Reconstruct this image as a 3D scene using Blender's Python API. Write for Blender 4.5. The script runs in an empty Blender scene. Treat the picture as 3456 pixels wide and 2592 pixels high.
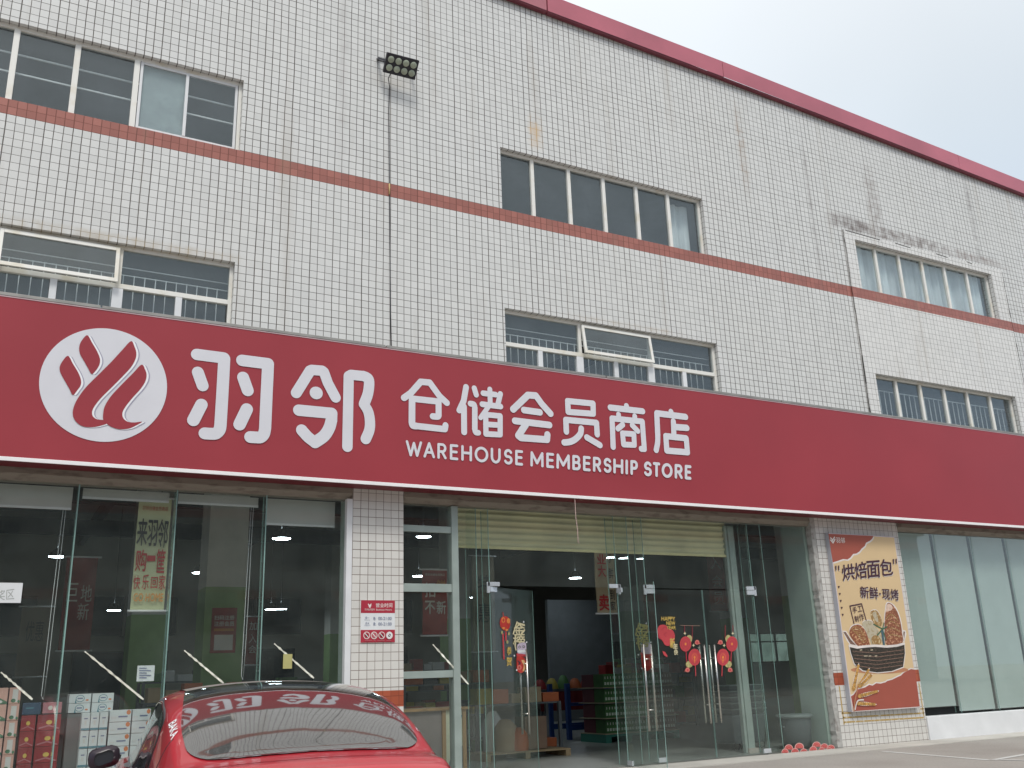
import bpy, bmesh, math, random
import numpy as np
from mathutils import Vector, Matrix
from mathutils.bvhtree import BVHTree
from mathutils.geometry import tessellate_polygon
random.seed(7)
R = math.radians
S = bpy.context.scene
COL = S.collection

# ------------------------------------------------------------------ camera
W0, H0 = 3456.0, 2592.0
YAW, PITCH, ROLL, FPX = 5.07764856e-01, 2.98810469e-01, -3.57591168e-02, 3.22706897e+03
CAM = Vector((0, -13.3, 1.4))
def _cam_axes():
    ca, sa, cb, sb, cc, sc = math.cos(YAW), math.sin(YAW), math.cos(PITCH), math.sin(PITCH), math.cos(ROLL), math.sin(ROLL)
    f = Vector((sa*cb, ca*cb, sb)); r = Vector((ca, -sa, 0)); u = r.cross(f)
    return (r*cc + u*sc), (-r*sc + u*cc), f
CR, CU, CF = _cam_axes()
cd = bpy.data.cameras.new("camera"); cam = bpy.data.objects.new("camera", cd); COL.objects.link(cam)
cd.sensor_width = 36; cd.lens = FPX/W0*36; cd.clip_start = .05; cd.clip_end = 2000
cam.matrix_world = Matrix(((CR.x, CU.x, -CF.x, CAM.x), (CR.y, CU.y, -CF.y, CAM.y), (CR.z, CU.z, -CF.z, CAM.z), (0, 0, 0, 1)))
S.camera = cam

# ------------------------------------------------------------------ light
SUN_EL, SUN_AZ = R(52), R(200)          # azimuth clockwise from +y
w = bpy.data.worlds.new("World"); S.world = w; w.use_nodes = True
nt = w.node_tree; nt.nodes.clear(); N = nt.nodes.new; LK = nt.links.new
out = N('ShaderNodeOutputWorld'); mixs = N('ShaderNodeMixShader'); b1 = N('ShaderNodeBackground'); b2 = N('ShaderNodeBackground')
sky = N('ShaderNodeTexSky'); sky.sky_type = 'NISHITA'; sky.sun_disc = False; sky.sun_elevation = SUN_EL; sky.sun_rotation = SUN_AZ
sky.dust_density = 4.0; sky.air_density = 1.2
b1.inputs[1].default_value = .1; LK(sky.outputs[0], b1.inputs[0])
tc = N('ShaderNodeTexCoord'); sep = N('ShaderNodeSeparateXYZ'); LK(tc.outputs['Generated'], sep.inputs[0])
zr = N('ShaderNodeValToRGB'); LK(sep.outputs[2], zr.inputs[0])      # overcast layer: brighter towards the zenith
cr = zr.color_ramp; cr.elements[0].position = 0.0; cr.elements[0].color = (.50, .54, .60, 1)
cr.elements[1].position = .95; cr.elements[1].color = (1.25, 1.23, 1.2, 1)
e = cr.elements.new(.25); e.color = (.455, .56, .70, 1)
e = cr.elements.new(.48); e.color = (.69, .76, .82, 1)
nz = N('ShaderNodeTexNoise'); nz.inputs['Scale'].default_value = 1.6; nz.inputs['Detail'].default_value = 3
LK(tc.outputs['Generated'], nz.inputs[0])
mr = N('ShaderNodeMapRange'); mr.inputs[1].default_value = .3; mr.inputs[2].default_value = .7; mr.inputs[3].default_value = .9; mr.inputs[4].default_value = 1.1
LK(nz.outputs[0], mr.inputs[0])
vm = N('ShaderNodeVectorMath'); vm.operation = 'SCALE'; LK(zr.outputs[0], vm.inputs[0]); LK(mr.outputs[0], vm.inputs['Scale'])
LK(vm.outputs[0], b2.inputs[0]); b2.inputs[1].default_value = 1.0
mixs.inputs[0].default_value = .88
LK(b1.outputs[0], mixs.inputs[1]); LK(b2.outputs[0], mixs.inputs[2]); LK(mixs.outputs[0], out.inputs[0])
sl = bpy.data.lights.new("sun", 'SUN'); sl.energy = 1.35; sl.angle = R(14); sl.color = (1, .97, .92)
so = bpy.data.objects.new("sun", sl); COL.objects.link(so)
sd = Vector((math.sin(SUN_AZ)*math.cos(SUN_EL), math.cos(SUN_AZ)*math.cos(SUN_EL), math.sin(SUN_EL)))
so.rotation_euler = (-sd).to_track_quat('-Z', 'Y').to_euler(); so.location = (0, -20, 30)
S.view_settings.view_transform = 'Standard'; S.view_settings.look = 'None'; S.view_settings.exposure = 0.30; S.view_settings.gamma = 1
S.cycles.max_bounces = 8; S.cycles.transparent_max_bounces = 24; S.cycles.sample_clamp_indirect = 4

# ------------------------------------------------------------------ survey helpers: a point of the photograph on a known plane of the place
def ray(px, py): return CF + CR*((px-W0/2)/FPX) + CU*((H0/2-py)/FPX)
def onY(px, py, y): d = ray(px, py); return CAM + d*((y-CAM.y)/d.y)
def D(px, py, y): return onY(px*1.5624, py*1.5624, y)
def onZ(px, py, z=0): d = ray(px*1.5624, py*1.5624); return CAM + d*((z-CAM.z)/d.z)

# ------------------------------------------------------------------ materials
MATS = {}
def newmat(name):
    m = bpy.data.materials.new(name); m.use_nodes = True; m.node_tree.nodes.clear(); return m, m.node_tree
def pm(name, col, rough=.6, metal=0, var=.08, vscale=3.0, bump=0, bscale=60, spec=.5, coat=0, emis=0, stretch=None, dirt=None):
    if name in MATS: return MATS[name]
    m, t = newmat(name); n = t.nodes.new; l = t.links.new
    o = n('ShaderNodeOutputMaterial'); b = n('ShaderNodeBsdfPrincipled'); l(b.outputs[0], o.inputs[0])
    tc = n('ShaderNodeTexCoord'); mp = n('ShaderNodeMapping'); l(tc.outputs['Object'], mp.inputs[0])
    if stretch: mp.inputs['Scale'].default_value = stretch
    ns = n('ShaderNodeTexNoise'); ns.inputs['Scale'].default_value = vscale; ns.inputs['Detail'].default_value = 5; l(mp.outputs[0], ns.inputs[0])
    mx = n('ShaderNodeMix'); mx.data_type = 'RGBA'
    c = Vector(col); mx.inputs['A'].default_value = (*(c*(1-var)), 1)
    c2 = dirt if dirt else (c*(1+var)); mx.inputs['B'].default_value = (*c2, 1)
    rp = n('ShaderNodeMapRange'); rp.inputs[1].default_value = .35 if not dirt else .52; rp.inputs[2].default_value = .68; l(ns.outputs[0], rp.inputs[0])
    l(rp.outputs[0], mx.inputs['Factor']); l(mx.outputs['Result'], b.inputs['Base Color'])
    r2 = n('ShaderNodeMapRange'); r2.inputs[3].default_value = max(0, rough-.06); r2.inputs[4].default_value = min(1, rough+.06); l(ns.outputs[0], r2.inputs[0]); l(r2.outputs[0], b.inputs['Roughness'])
    b.inputs['Metallic'].default_value = metal; b.inputs['Specular IOR Level'].default_value = spec; b.inputs['Coat Weight'].default_value = coat; b.inputs['Coat Roughness'].default_value = .03
    if bump:
        n2 = n('ShaderNodeTexNoise'); n2.inputs['Scale'].default_value = bscale; n2.inputs['Detail'].default_value = 4; l(mp.outputs[0], n2.inputs[0])
        bp = n('ShaderNodeBump'); bp.inputs['Strength'].default_value = bump; bp.inputs['Distance'].default_value = .01; l(n2.outputs[0], bp.inputs['Height']); l(bp.outputs[0], b.inputs['Normal'])
    if emis: b.inputs['Emission Color'].default_value = (*col, 1); b.inputs['Emission Strength'].default_value = emis
    MATS[name] = m; return m
def glass(name, tint=(.80, .88, .86), haze=.03, k=1.0, hazecol=(.5, .55, .52), rough=0.0):
    if name in MATS: return MATS[name]
    m, t = newmat(name); n = t.nodes.new; l = t.links.new
    o = n('ShaderNodeOutputMaterial'); g = n('ShaderNodeNewGeometry')
    ior = n('ShaderNodeMapRange'); ior.inputs[3].default_value = 1.5; ior.inputs[4].default_value = 1/1.5; l(g.outputs['Backfacing'], ior.inputs[0])
    fr = n('ShaderNodeFresnel'); l(ior.outputs[0], fr.inputs[0])
    mk = n('ShaderNodeMath'); mk.operation = 'MULTIPLY'; mk.inputs[1].default_value = k; mk.use_clamp = True; l(fr.outputs[0], mk.inputs[0])
    tr = n('ShaderNodeBsdfTransparent'); tr.inputs[0].default_value = (*tint, 1)
    gl = n('ShaderNodeBsdfGlossy'); gl.inputs['Roughness'].default_value = rough; gl.inputs[0].default_value = (.95, 1, .98, 1)
    # old float glass is never quite flat
    ns = n('ShaderNodeTexNoise'); ns.inputs['Scale'].default_value = .8; tcn = n('ShaderNodeTexCoord'); l(tcn.outputs['Object'], ns.inputs[0])
    bp = n('ShaderNodeBump'); bp.inputs['Strength'].default_value = .05; bp.inputs['Distance'].default_value = .02; l(ns.outputs[0], bp.inputs['Height']); l(bp.outputs[0], gl.inputs['Normal'])
    df = n('ShaderNodeBsdfDiffuse'); df.inputs[0].default_value = (*hazecol, 1)  # dust film, its diffuse colour also painted in to lift the dark glass
    ns2 = n('ShaderNodeTexNoise'); ns2.inputs['Scale'].default_value = 2.2; ns2.inputs['Detail'].default_value = 6; l(tcn.outputs['Object'], ns2.inputs[0])
    hz = n('ShaderNodeMapRange'); hz.inputs[1].default_value = .3; hz.inputs[2].default_value = .75; hz.inputs[3].default_value = haze*.5; hz.inputs[4].default_value = haze*1.6; l(ns2.outputs[0], hz.inputs[0])
    m0 = n('ShaderNodeMixShader'); l(hz.outputs[0], m0.inputs[0]); l(tr.outputs[0], m0.inputs[1]); l(df.outputs[0], m0.inputs[2])
    m1 = n('ShaderNodeMixShader'); l(mk.outputs[0], m1.inputs[0]); l(m0.outputs[0], m1.inputs[1]); l(gl.outputs[0], m1.inputs[2])
    l(m1.outputs[0], o.inputs[0]); MATS[name] = m; return m

def tile_mat(name, white=(.65, .652, .638), grout=(.082, .076, .070), red=None, bands=(), gw=.0122, gh=.008, z0=9.07, x0=.4226, P=.12, stains=True):
    m, t = newmat(name); n = t.nodes.new; l = t.links.new
    def M(op, a, b=None, c=None):
        q = n('ShaderNodeMath'); q.operation = op
        for i, v in enumerate((a, b, c)):
            if v is None: continue
            if isinstance(v, (int, float)): q.inputs[i].default_value = v
            else: l(v, q.inputs[i])
        return q.outputs[0]
    def MIX(f, A, B, ty='RGBA', blend='MIX'):
        q = n('ShaderNodeMix'); q.data_type = ty
        if ty == 'RGBA': q.blend_type = blend
        for k_, v in (('Factor', f), ('A', A), ('B', B)):
            s = [i for i in q.inputs if i.name == k_ and i.enabled][0]
            if isinstance(v, tuple): s.default_value = (*v, 1)
            elif isinstance(v, (int, float)): s.default_value = v
            else: l(v, s)
        return [i for i in q.outputs if i.enabled][0]
    g = n('ShaderNodeNewGeometry'); sp = n('ShaderNodeSeparateXYZ'); l(g.outputs['Position'], sp.inputs[0])
    sn = n('ShaderNodeSeparateXYZ'); l(g.outputs['True Normal'], sn.inputs[0])
    ax = M('GREATER_THAN', M('ABSOLUTE', sn.outputs[0]), .6); az = M('GREATER_THAN', M('ABSOLUTE', sn.outputs[2]), .6)
    X, Y, Z = sp.outputs
    u = MIX(ax, X, Y, 'FLOAT'); v = MIX(az, Z, Y, 'FLOAT')
    # a mason's hand: slow wobble of the joints
    wn = n('ShaderNodeTexNoise'); wn.inputs['Scale'].default_value = .7; l(g.outputs['Position'], wn.inputs[0])
    wob = M('MULTIPLY', M('SUBTRACT', wn.outputs[0], .5), .03)
    uu = M('DIVIDE', M('SUBTRACT', M('ADD', u, wob), x0), P); vv = M('DIVIDE', M('SUBTRACT', M('ADD', v, M('MULTIPLY', wob, .0)), z0), P)
    iu = M('FLOOR', uu); iv = M('FLOOR', vv); fu = M('FRACT', uu); fv = M('FRACT', vv)
    cb = n('ShaderNodeCombineXYZ'); l(iu, cb.inputs[0]); l(iv, cb.inputs[1])
    wnz = n('ShaderNodeTexWhiteNoise'); l(cb.outputs[0], wnz.inputs[0])
    # joint width varies per column and row
    cu = n('ShaderNodeCombineXYZ'); l(iu, cu.inputs[0]); wu = n('ShaderNodeTexWhiteNoise'); l(cu.outputs[0], wu.inputs[0])
    cv = n('ShaderNodeCombineXYZ'); l(iv, cv.inputs[1]); wv = n('ShaderNodeTexWhiteNoise'); l(cv.outputs[0], wv.inputs[0])
    ju = M('LESS_THAN', fu, M('MULTIPLY', M('ADD', M('MULTIPLY', wu.outputs[0], .6), .7), gw/P))
    jv = M('LESS_THAN', fv, M('MULTIPLY', M('ADD', M('MULTIPLY', wv.outputs[0], .6), .7), gh/P))
    joint = M('MAXIMUM', ju, jv)
    wv_ = M('ADD', M('MULTIPLY', wnz.outputs[0], .09), .955)
    tilec = n('ShaderNodeVectorMath'); tilec.operation = 'SCALE'; tilec.inputs[0].default_value = white; l(wv_, tilec.inputs['Scale'])
    base = tilec.outputs[0]
    warm = n('ShaderNodeTexNoise'); warm.inputs['Scale'].default_value = .45; warm.inputs['Detail'].default_value = 4; l(g.outputs['Position'], warm.inputs[0])
    base = MIX(M('MULTIPLY', M('SUBTRACT', warm.outputs[0], .35), .55), base, (white[0]*.93, white[1]*.91, white[2]*.86))
    gro = MIX(warm.outputs[0], grout, tuple(c*1.9 for c in grout))
    band = None
    for (za, zb) in bands:
        q = M('MULTIPLY', M('GREATER_THAN', Z, za), M('LESS_THAN', Z, zb)); band = q if band is None else M('MAXIMUM', band, q)
    if band is not None:
        rv = n('ShaderNodeVectorMath'); rv.operation = 'SCALE'; rv.inputs[0].default_value = red; l(M('ADD', M('MULTIPLY', wnz.outputs[0], .22), .89), rv.inputs['Scale'])
        base = MIX(band, base, rv.outputs[0]); gro = MIX(band, gro, tuple(c*.55 for c in red))
    colr = MIX(joint, base, gro)
    if stains:
        mp = n('ShaderNodeMapping'); l(g.outputs['Position'], mp.inputs[0]); mp.inputs['Scale'].default_value = (1.6, 1.6, .12)
        st = n('ShaderNodeTexNoise'); st.inputs['Scale'].default_value = 1.5; st.inputs['Detail'].default_value = 6; l(mp.outputs[0], st.inputs[0])
        sr = n('ShaderNodeMapRange'); sr.inputs[1].default_value = .58; sr.inputs[2].default_value = .8; sr.inputs[4].default_value = .38; l(st.outputs[0], sr.inputs[0])
        colr = MIX(sr.outputs[0], colr, (.30, .24, .17))
        fine = n('ShaderNodeTexNoise'); fine.inputs['Scale'].default_value = 5; fine.inputs['Detail'].default_value = 8; l(g.outputs['Position'], fine.inputs[0])
        def blob(xa, xb, za, zb, colr, col, amt):
            def sm(val, a, b_, soft):
                q1 = n('ShaderNodeMapRange'); q1.interpolation_type = 'SMOOTHSTEP'; q1.inputs[1].default_value = a-soft; q1.inputs[2].default_value = a+soft; l(val, q1.inputs[0])
                q2 = n('ShaderNodeMapRange'); q2.interpolation_type = 'SMOOTHSTEP'; q2.inputs[1].default_value = b_-soft; q2.inputs[2].default_value = b_+soft; q2.inputs[3].default_value = 1; q2.inputs[4].default_value = 0; l(val, q2.inputs[0])
                return M('MULTIPLY', q1.outputs[0], q2.outputs[0])
            k = M('MULTIPLY', sm(X, xa, xb, .22*(xb-xa)+.04), sm(Z, za, zb, .25*(zb-za)))
            k = M('MULTIPLY', M('MULTIPLY', k, M('MULTIPLY', M('MAXIMUM', M('SUBTRACT', fine.outputs[0], .32), 0), 6.5)), M('MULTIPLY', M('ADD', M('MULTIPLY', joint, .8), .45), amt)); k = M('MINIMUM', k, .92)
            return MIX(k, colr, col)
        for a in ((7.95, 8.2, 10.75, 11.35, (.55, .36, .17), .5), (13.1, 13.3, 11.1, 13.0, (.25, .17, .11), .42), (16.0, 19.2, 10.72, 11.0, (.12, .085, .07), .75),
                  (16.9, 17.3, 11.0, 12.4, (.16, .12, .1), .45), (15.6, 16.6, 10.72, 11.05, (.1, .07, .06), .7), (19.5, 21.6, 10.75, 10.95, (.16, .11, .09), .6),
                  (-1.5, 2.6, 7.42, 7.56, (.38, .31, .21), .45), (8.8, 11, 7.45, 7.55, (.4, .32, .22), .25), (20.6, 20.75, 10.9, 13.1, (.12, .1, .09), .5), (15.0, 15.1, 9.4, 12.6, (.14, .12, .11), .45),
                  (4.3, 4.45, 9.4, 13.9, (.2, .17, .16), .25), (16.2, 21.5, 13.0, 13.4, (.5, .5, .48), .0)):
            colr = blob(*a[:4], colr, a[4], a[5])
    o = n('ShaderNodeOutputMaterial'); b = n('ShaderNodeBsdfPrincipled'); l(b.outputs[0], o.inputs[0]); l(colr, b.inputs['Base Color'])
    l(M('ADD', M('MULTIPLY', joint, .5), M('MULTIPLY', wnz.outputs[0], .12)), b.inputs['Roughness']) if False else None
    rr = M('ADD', M('MULTIPLY', joint, .45), M('ADD', M('MULTIPLY', wnz.outputs[0], .1), .28)); l(rr, b.inputs['Roughness'])
    hgt = M('ADD', M('SUBTRACT', 1.0, joint), M('MULTIPLY', wnz.outputs[0], .1))
    bp = n('ShaderNodeBump'); bp.inputs['Strength'].default_value = .4; bp.inputs['Distance'].default_value = .004; l(hgt, bp.inputs['Height']); l(bp.outputs[0], b.inputs['Normal'])
    b.inputs['Specular IOR Level'].default_value = .4
    MATS[name] = m; return m
RED_T = (.345, .13, .103)
M_TILE = tile_mat('wall_tile', bands=((9.07, 9.312),), red=RED_T)
M_PTILE = tile_mat('pillar_tile', white=(.66, .645, .61), grout=(.13, .10, .085), bands=((1.08, 1.30),), red=(.38, .09, .045), z0=.02, x0=4.78, gw=.008, gh=.0075, stains=False)
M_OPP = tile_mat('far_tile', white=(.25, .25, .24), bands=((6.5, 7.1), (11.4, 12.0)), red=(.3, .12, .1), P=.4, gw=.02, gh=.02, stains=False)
M_FR = pm('window_frame_paint', (.82, .81, .76), .4, var=.05, dirt=(.70, .66, .56))
M_FRW = pm('white_aluminium', (.72, .73, .74), .35, var=.05)
M_WG = glass('window_glass', (.90, .93, .94), .055, 1.25, (.34, .38, .42))
M_SG = glass('shop_glass', (.95, .972, .962), .026, .85, (.42, .48, .45))
M_EDGE = pm('glass_edge', (.23, .37, .34), .15, var=.2, vscale=1.5, spec=.8)
M_DARK = pm('dark_interior', (.045, .047, .047), .9, var=.2)
M_CONC = pm('lintel_concrete', (.33, .29, .24), .85, var=.25, vscale=4, bump=.5, bscale=25, stretch=(1, 3, 3), dirt=(.17, .14, .115))
M_SIGN = pm('sign_red_vinyl', (.32, .038, .050), .42, var=.05, vscale=.5, spec=.35)
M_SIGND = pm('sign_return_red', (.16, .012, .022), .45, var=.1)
M_SW = pm('sign_white_vinyl', (.66, .66, .70), .4, var=.02)
M_SHL = pm('logo_highlight', (.84, .84, .86), .4, var=.02)
M_SSH = pm('logo_grey_line', (.36, .35, .45), .4, var=.02)
M_TRIM = pm('white_trim', (.86, .84, .84), .3, var=.03)
M_GREYM = pm('grey_metal_cap', (.30, .29, .27), .45, .3, var=.15)
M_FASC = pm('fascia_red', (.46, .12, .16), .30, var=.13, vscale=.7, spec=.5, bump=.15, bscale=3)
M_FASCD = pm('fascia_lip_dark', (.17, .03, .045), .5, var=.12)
M_PLAST = pm('white_plaster', (.72, .73, .74), .75, var=.05, vscale=2, bump=.25, bscale=18)
M_STEEL = pm('brushed_steel', (.60, .58, .54), .28, 1.0, var=.08)
M_BLK = pm('black_plastic', (.018, .018, .026), .45, var=.2)
M_COL = pm('column_paint', (.52, .51, .46), .8, var=.08)
M_COLG = pm('column_green', (.22, .34, .13), .7, var=.08)
M_BLIND = pm('roller_blind', (.52, .53, .51), .8, var=.04)
M_SHUT = pm('shutter_cream', (.72, .67, .42), .5, var=.1, vscale=1.5)
M_POSTR = pm('poster_red_brown', (.36, .085, .055), .55, var=.03)
M_POSTY = pm('poster_cream', (.68, .50, .28), .55, var=.04, vscale=.8)
M_INK = pm('ink_maroon', (.055, .014, .030), .5)
M_INKB = pm('ink_black', (.02, .02, .022), .6)
M_RED = pm('ink_red', (.42, .02, .022), .5)
M_WHITE = pm('paper_white', (.72, .74, .75), .6, var=.03)
M_GOLD = pm('ink_gold', (.60, .42, .10), .5, var=.15, vscale=20)
M_ORNG = pm('ink_orange', (.62, .27, .07), .5)
M_LAMP = pm('lamp_glow', (.80, .92, 1.0), .5, emis=30.0)
M_COUNT = 0

# ------------------------------------------------------------------ mesh helpers
ORG = {}
class MB:
    def __init__(s): s.v = []; s.f = []; s.m = []; s.mats = []; s.sm = []
    def mi(s, m):
        if m not in s.mats: s.mats.append(m)
        return s.mats.index(m)
    def add(s, vs, fs, m, smooth=False):
        b = len(s.v); s.v += [Vector(v) for v in vs]; k = s.mi(m)
        for f in fs: s.f.append([b+i for i in f]); s.m.append(k); s.sm.append(smooth)
        return s
    def box(s, x0, x1, y0, y1, z0, z1, m):
        x0, x1 = min(x0, x1), max(x0, x1); y0, y1 = min(y0, y1), max(y0, y1); z0, z1 = min(z0, z1), max(z0, z1)
        vs = [(x0, y0, z0), (x1, y0, z0), (x1, y1, z0), (x0, y1, z0), (x0, y0, z1), (x1, y0, z1), (x1, y1, z1), (x0, y1, z1)]
        return s.add(vs, [(0, 3, 2, 1), (4, 5, 6, 7), (0, 1, 5, 4), (1, 2, 6, 5), (2, 3, 7, 6), (3, 0, 4, 7)], m)
    def hexa(s, b4, t4, m): return s.add(list(b4)+list(t4), [(0, 3, 2, 1), (4, 5, 6, 7), (0, 1, 5, 4), (1, 2, 6, 5), (2, 3, 7, 6), (3, 0, 4, 7)], m)
    def bar(s, a, b, w, h, m, up=(0, 0, 1)):
        a = Vector(a); b = Vector(b); d = (b-a).normalized(); up = Vector(up)
        if abs(d.dot(up)) > .99: up = Vector((0, 1, 0))
        x = d.cross(up).normalized(); y = x.cross(d).normalized()
        q = lambda c: [c-x*w/2-y*h/2, c+x*w/2-y*h/2, c+x*w/2+y*h/2, c-x*w/2+y*h/2]
        return s.hexa(q(a), q(b), m)
    def tube(s, pts, r, m, n=10, cap=True):
        pts = [Vector(p) for p in pts]; rs = r if isinstance(r, (list, tuple)) else [r]*len(pts)
        vs = []; ref = None
        for i, p in enumerate(pts):
            d = (pts[min(i+1, len(pts)-1)]-pts[max(i-1, 0)]).normalized()
            if ref is None:
                ref = Vector((0, 0, 1)) if abs(d.z) < .9 else Vector((1, 0, 0))
            x = d.cross(ref).normalized(); y = x.cross(d).normalized(); ref = y
            vs += [p + (x*math.cos(2*math.pi*k/n)+y*math.sin(2*math.pi*k/n))*rs[i] for k in range(n)]
        fs = [(i*n+k, (i+1)*n+k, (i+1)*n+(k+1) % n, i*n+(k+1) % n) for i in range(len(pts)-1) for k in range(n)]
        s.add(vs, fs, m, True)
        if cap:
            b = len(s.v)-len(vs); k = s.mi(m)
            s.f.append([b+i for i in range(n)]); s.m.append(k); s.sm.append(False)
            s.f.append([b+(len(pts)-1)*n+i for i in reversed(range(n))]); s.m.append(k); s.sm.append(False)
        return s
    def lathe(s, c, prof, m, n=24, axis='z'):
        c = Vector(c); vs = []
        for (r, h) in prof:
            for k in range(n):
                a = 2*math.pi*k/n; vs.append(c+Vector((r*math.cos(a), r*math.sin(a), h)) if axis == 'z' else c+Vector((r*math.cos(a), h, r*math.sin(a))))
        fs = [(i*n+k, i*n+(k+1) % n, (i+1)*n+(k+1) % n, (i+1)*n+k) for i in range(len(prof)-1) for k in range(n)]
        return s.add(vs, fs, m, True)
    def build(s, name, parent=None, bevel=0):
        o0 = ORG.get(parent, Vector((0, 0, 0))) if parent else Vector((0, 0, 0))
        me = bpy.data.meshes.new(name); me.from_pydata([v-o0 for v in s.v], [], s.f)
        for m in s.mats: me.materials.append(m)
        me.polygons.foreach_set('material_index', s.m); me.polygons.foreach_set('use_smooth', s.sm); me.update()
        o = bpy.data.objects.new(name, me); COL.objects.link(o)
        if parent: o.parent = parent
        ORG[o] = o0
        if bevel:
            b = o.modifiers.new('b', 'BEVEL'); b.width = bevel; b.segments = 2; b.limit_method = 'ANGLE'; b.harden_normals = False
        return o
def tag(o, label=None, cat=None, group=None, kind=None):
    if label: o['label'] = label
    if cat: o['category'] = cat
    if group: o['group'] = group
    if kind: o['kind'] = kind
    return o
def thing(name, label, cat, loc=(0, 0, 0), group=None):
    o = bpy.data.objects.new(name, None); o.empty_display_size = .2; COL.objects.link(o); o.location = loc; ORG[o] = Vector(loc)
    return tag(o, label, cat, group)
def solo(mb, name, label, cat, loc, group=None, bevel=0):
    """a thing that is one mesh, its origin at loc"""
    loc = Vector(loc); mb.v = [v-loc for v in mb.v]; o = mb.build(name, None, bevel); o.location = loc; ORG[o] = loc
    return tag(o, label, cat, group)

# ------------------------------------------------------------------ flat print work: every figure lies on the real plane of its sign
class Art:
    """prints on a plane; coordinates are pixels of a crop of the photograph mapped onto that plane"""
    def __init__(s, hit, normal, crop=(0, 0, 1), step=.0006, base=.0):
        s.hit = hit; s.n = Vector(normal).normalized(); s.c = crop; s.step = step; s.k = base/step; s.mb = MB()
    def P(s, p):
        ox, oy, sc = s.c; return s.hit(ox+p[0]/sc, oy+p[1]/sc)
    def lift(s): s.k += 1; return s.n*(s.k*s.step)
    def poly(s, pts, m, smooth=0, z=None):
        if smooth: pts = catmull(pts, True, smooth)
        o = s.lift(); v = [s.P(p)+o for p in pts]; t = tessellate_polygon([v])
        nn = Vector((0, 0, 0))
        fs = []
        for a, b, c in t:
            nrm = (v[b]-v[a]).cross(v[c]-v[a]); fs.append((a, b, c) if nrm.dot(s.n) > 0 else (a, c, b))
        s.mb.add(v, fs, m)
    def stroke(s, pts, hw, m, closed=False, n=10, join=True):
        """hw in crop pixels, turned into a true width on the plane"""
        V = [s.P(p) for p in pts]; a = s.P(pts[0]); ux = (s.P((pts[0][0]+10, pts[0][1]))-a)/10; r = hw*ux.length
        segs = list(zip(V, V[1:]+([V[0]] if closed else [])))
        if not closed: segs = segs[:len(V)-1]
        if len(V) == 1: segs = [(V[0], V[0]+Vector((0, 0, 1e-4)))]
        s.lift(); z_ = 0
        for (p, q) in segs:
            z_ += 1; o = s.n*(s.k*s.step+s.step*.9*z_/len(segs)); d = (q-p).normalized(); x = d.cross(s.n).normalized()
            vs = []
            for k in range(n+1): t = math.pi*k/n; vs.append(p+o+(x*math.cos(t)-d*math.sin(t))*r)
            for k in range(n+1): t = math.pi*k/n; vs.append(q+o+(-x*math.cos(t)+d*math.sin(t))*r)
            f = list(range(len(vs))); nr = (vs[1]-vs[0]).cross(vs[n]-vs[0])
            s.mb.add(vs, [f if nr.dot(s.n) > 0 else f[::-1]], m)
    def ell(s, cx, cy, rx, ry, m, n=40, a0=0): s.poly([(cx+rx*math.cos(2*math.pi*k/n+a0), cy+ry*math.sin(2*math.pi*k/n+a0)) for k in range(n)], m)
    def text(s, body, quad, m, bold=0.0):
        """quad TL,TR,BR,BL"""
        V, F = glyphs(body, 0); TL, TR, BR, BL = [s.P(q) for q in quad]; s.lift(); b_ = bold*.9; c_ = max(1, len(body))
        sh = [(0, 0)] if not bold else [(0, 0), (b_/c_, 0), (-b_/c_, 0), (0, b_), (0, -b_)]
        for i_, (du, dv) in enumerate(sh):      # a heavier face: the same outline, spread a little
            o = s.n*(s.k*s.step+s.step*.18*i_); vs = []
            for (u, v) in V: u, v = u+du, v+dv; vs.append((TL*(1-u)+TR*u)*v+(BL*(1-u)+BR*u)*(1-v)+o)
            s.mb.add(vs, F, m)
    def rect(s, x0, y0, x1, y1, m): s.poly([(x0, y0), (x1, y0), (x1, y1), (x0, y1)], m)
    def build(s, name, parent=None): return s.mb.build(name, parent)
def catmull(pts, closed, n):
    o = []; L = len(pts); rng = range(L if closed else L-1)
    for i in rng:
        g = (lambda j: pts[j % L]) if closed else (lambda j: pts[max(0, min(L-1, j))])
        p0, p1, p2, p3 = g(i-1), g(i), g(i+1), g(i+2)
        for k in range(n):
            t = k/n
            o.append(tuple(.5*((2*p1[a])+(-p0[a]+p2[a])*t+(2*p0[a]-5*p1[a]+4*p2[a]-p3[a])*t*t+(-p0[a]+3*p1[a]-3*p2[a]+p3[a])*t**3) for a in (0, 1)))
    if not closed: o.append(tuple(pts[-1][:2]))
    return o
_G = {}
def glyphs(body, bold):
    k = (body, bold)
    if k in _G: return _G[k]
    c = bpy.data.curves.new('t', 'FONT'); c.body = body; c.offset = bold; c.resolution_u = 3
    o = bpy.data.objects.new('t', c); COL.objects.link(o)
    dg = bpy.context.evaluated_depsgraph_get(); me = o.evaluated_get(dg).to_mesh()
    V = [(v.co.x, v.co.y) for v in me.vertices]; F = [tuple(p.vertices) for p in me.polygons]
    xs = [v[0] for v in V]; ys = [v[1] for v in V]; x0, x1, y0, y1 = min(xs), max(xs), min(ys), max(ys)
    V = [((x-x0)/(x1-x0), (y-y0)/(y1-y0)) for x, y in V]
    bpy.data.objects.remove(o, do_unlink=True); bpy.data.curves.remove(c)
    _G[k] = (V, F); return _G[k]
def planeY(y): return lambda px, py: onY(px, py, y)
def planePN(p, nrm):
    p = Vector(p); nrm = Vector(nrm)
    return lambda px, py: (lambda d: CAM+d*((p-CAM).dot(nrm)/d.dot(nrm)))(ray(px, py))

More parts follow.
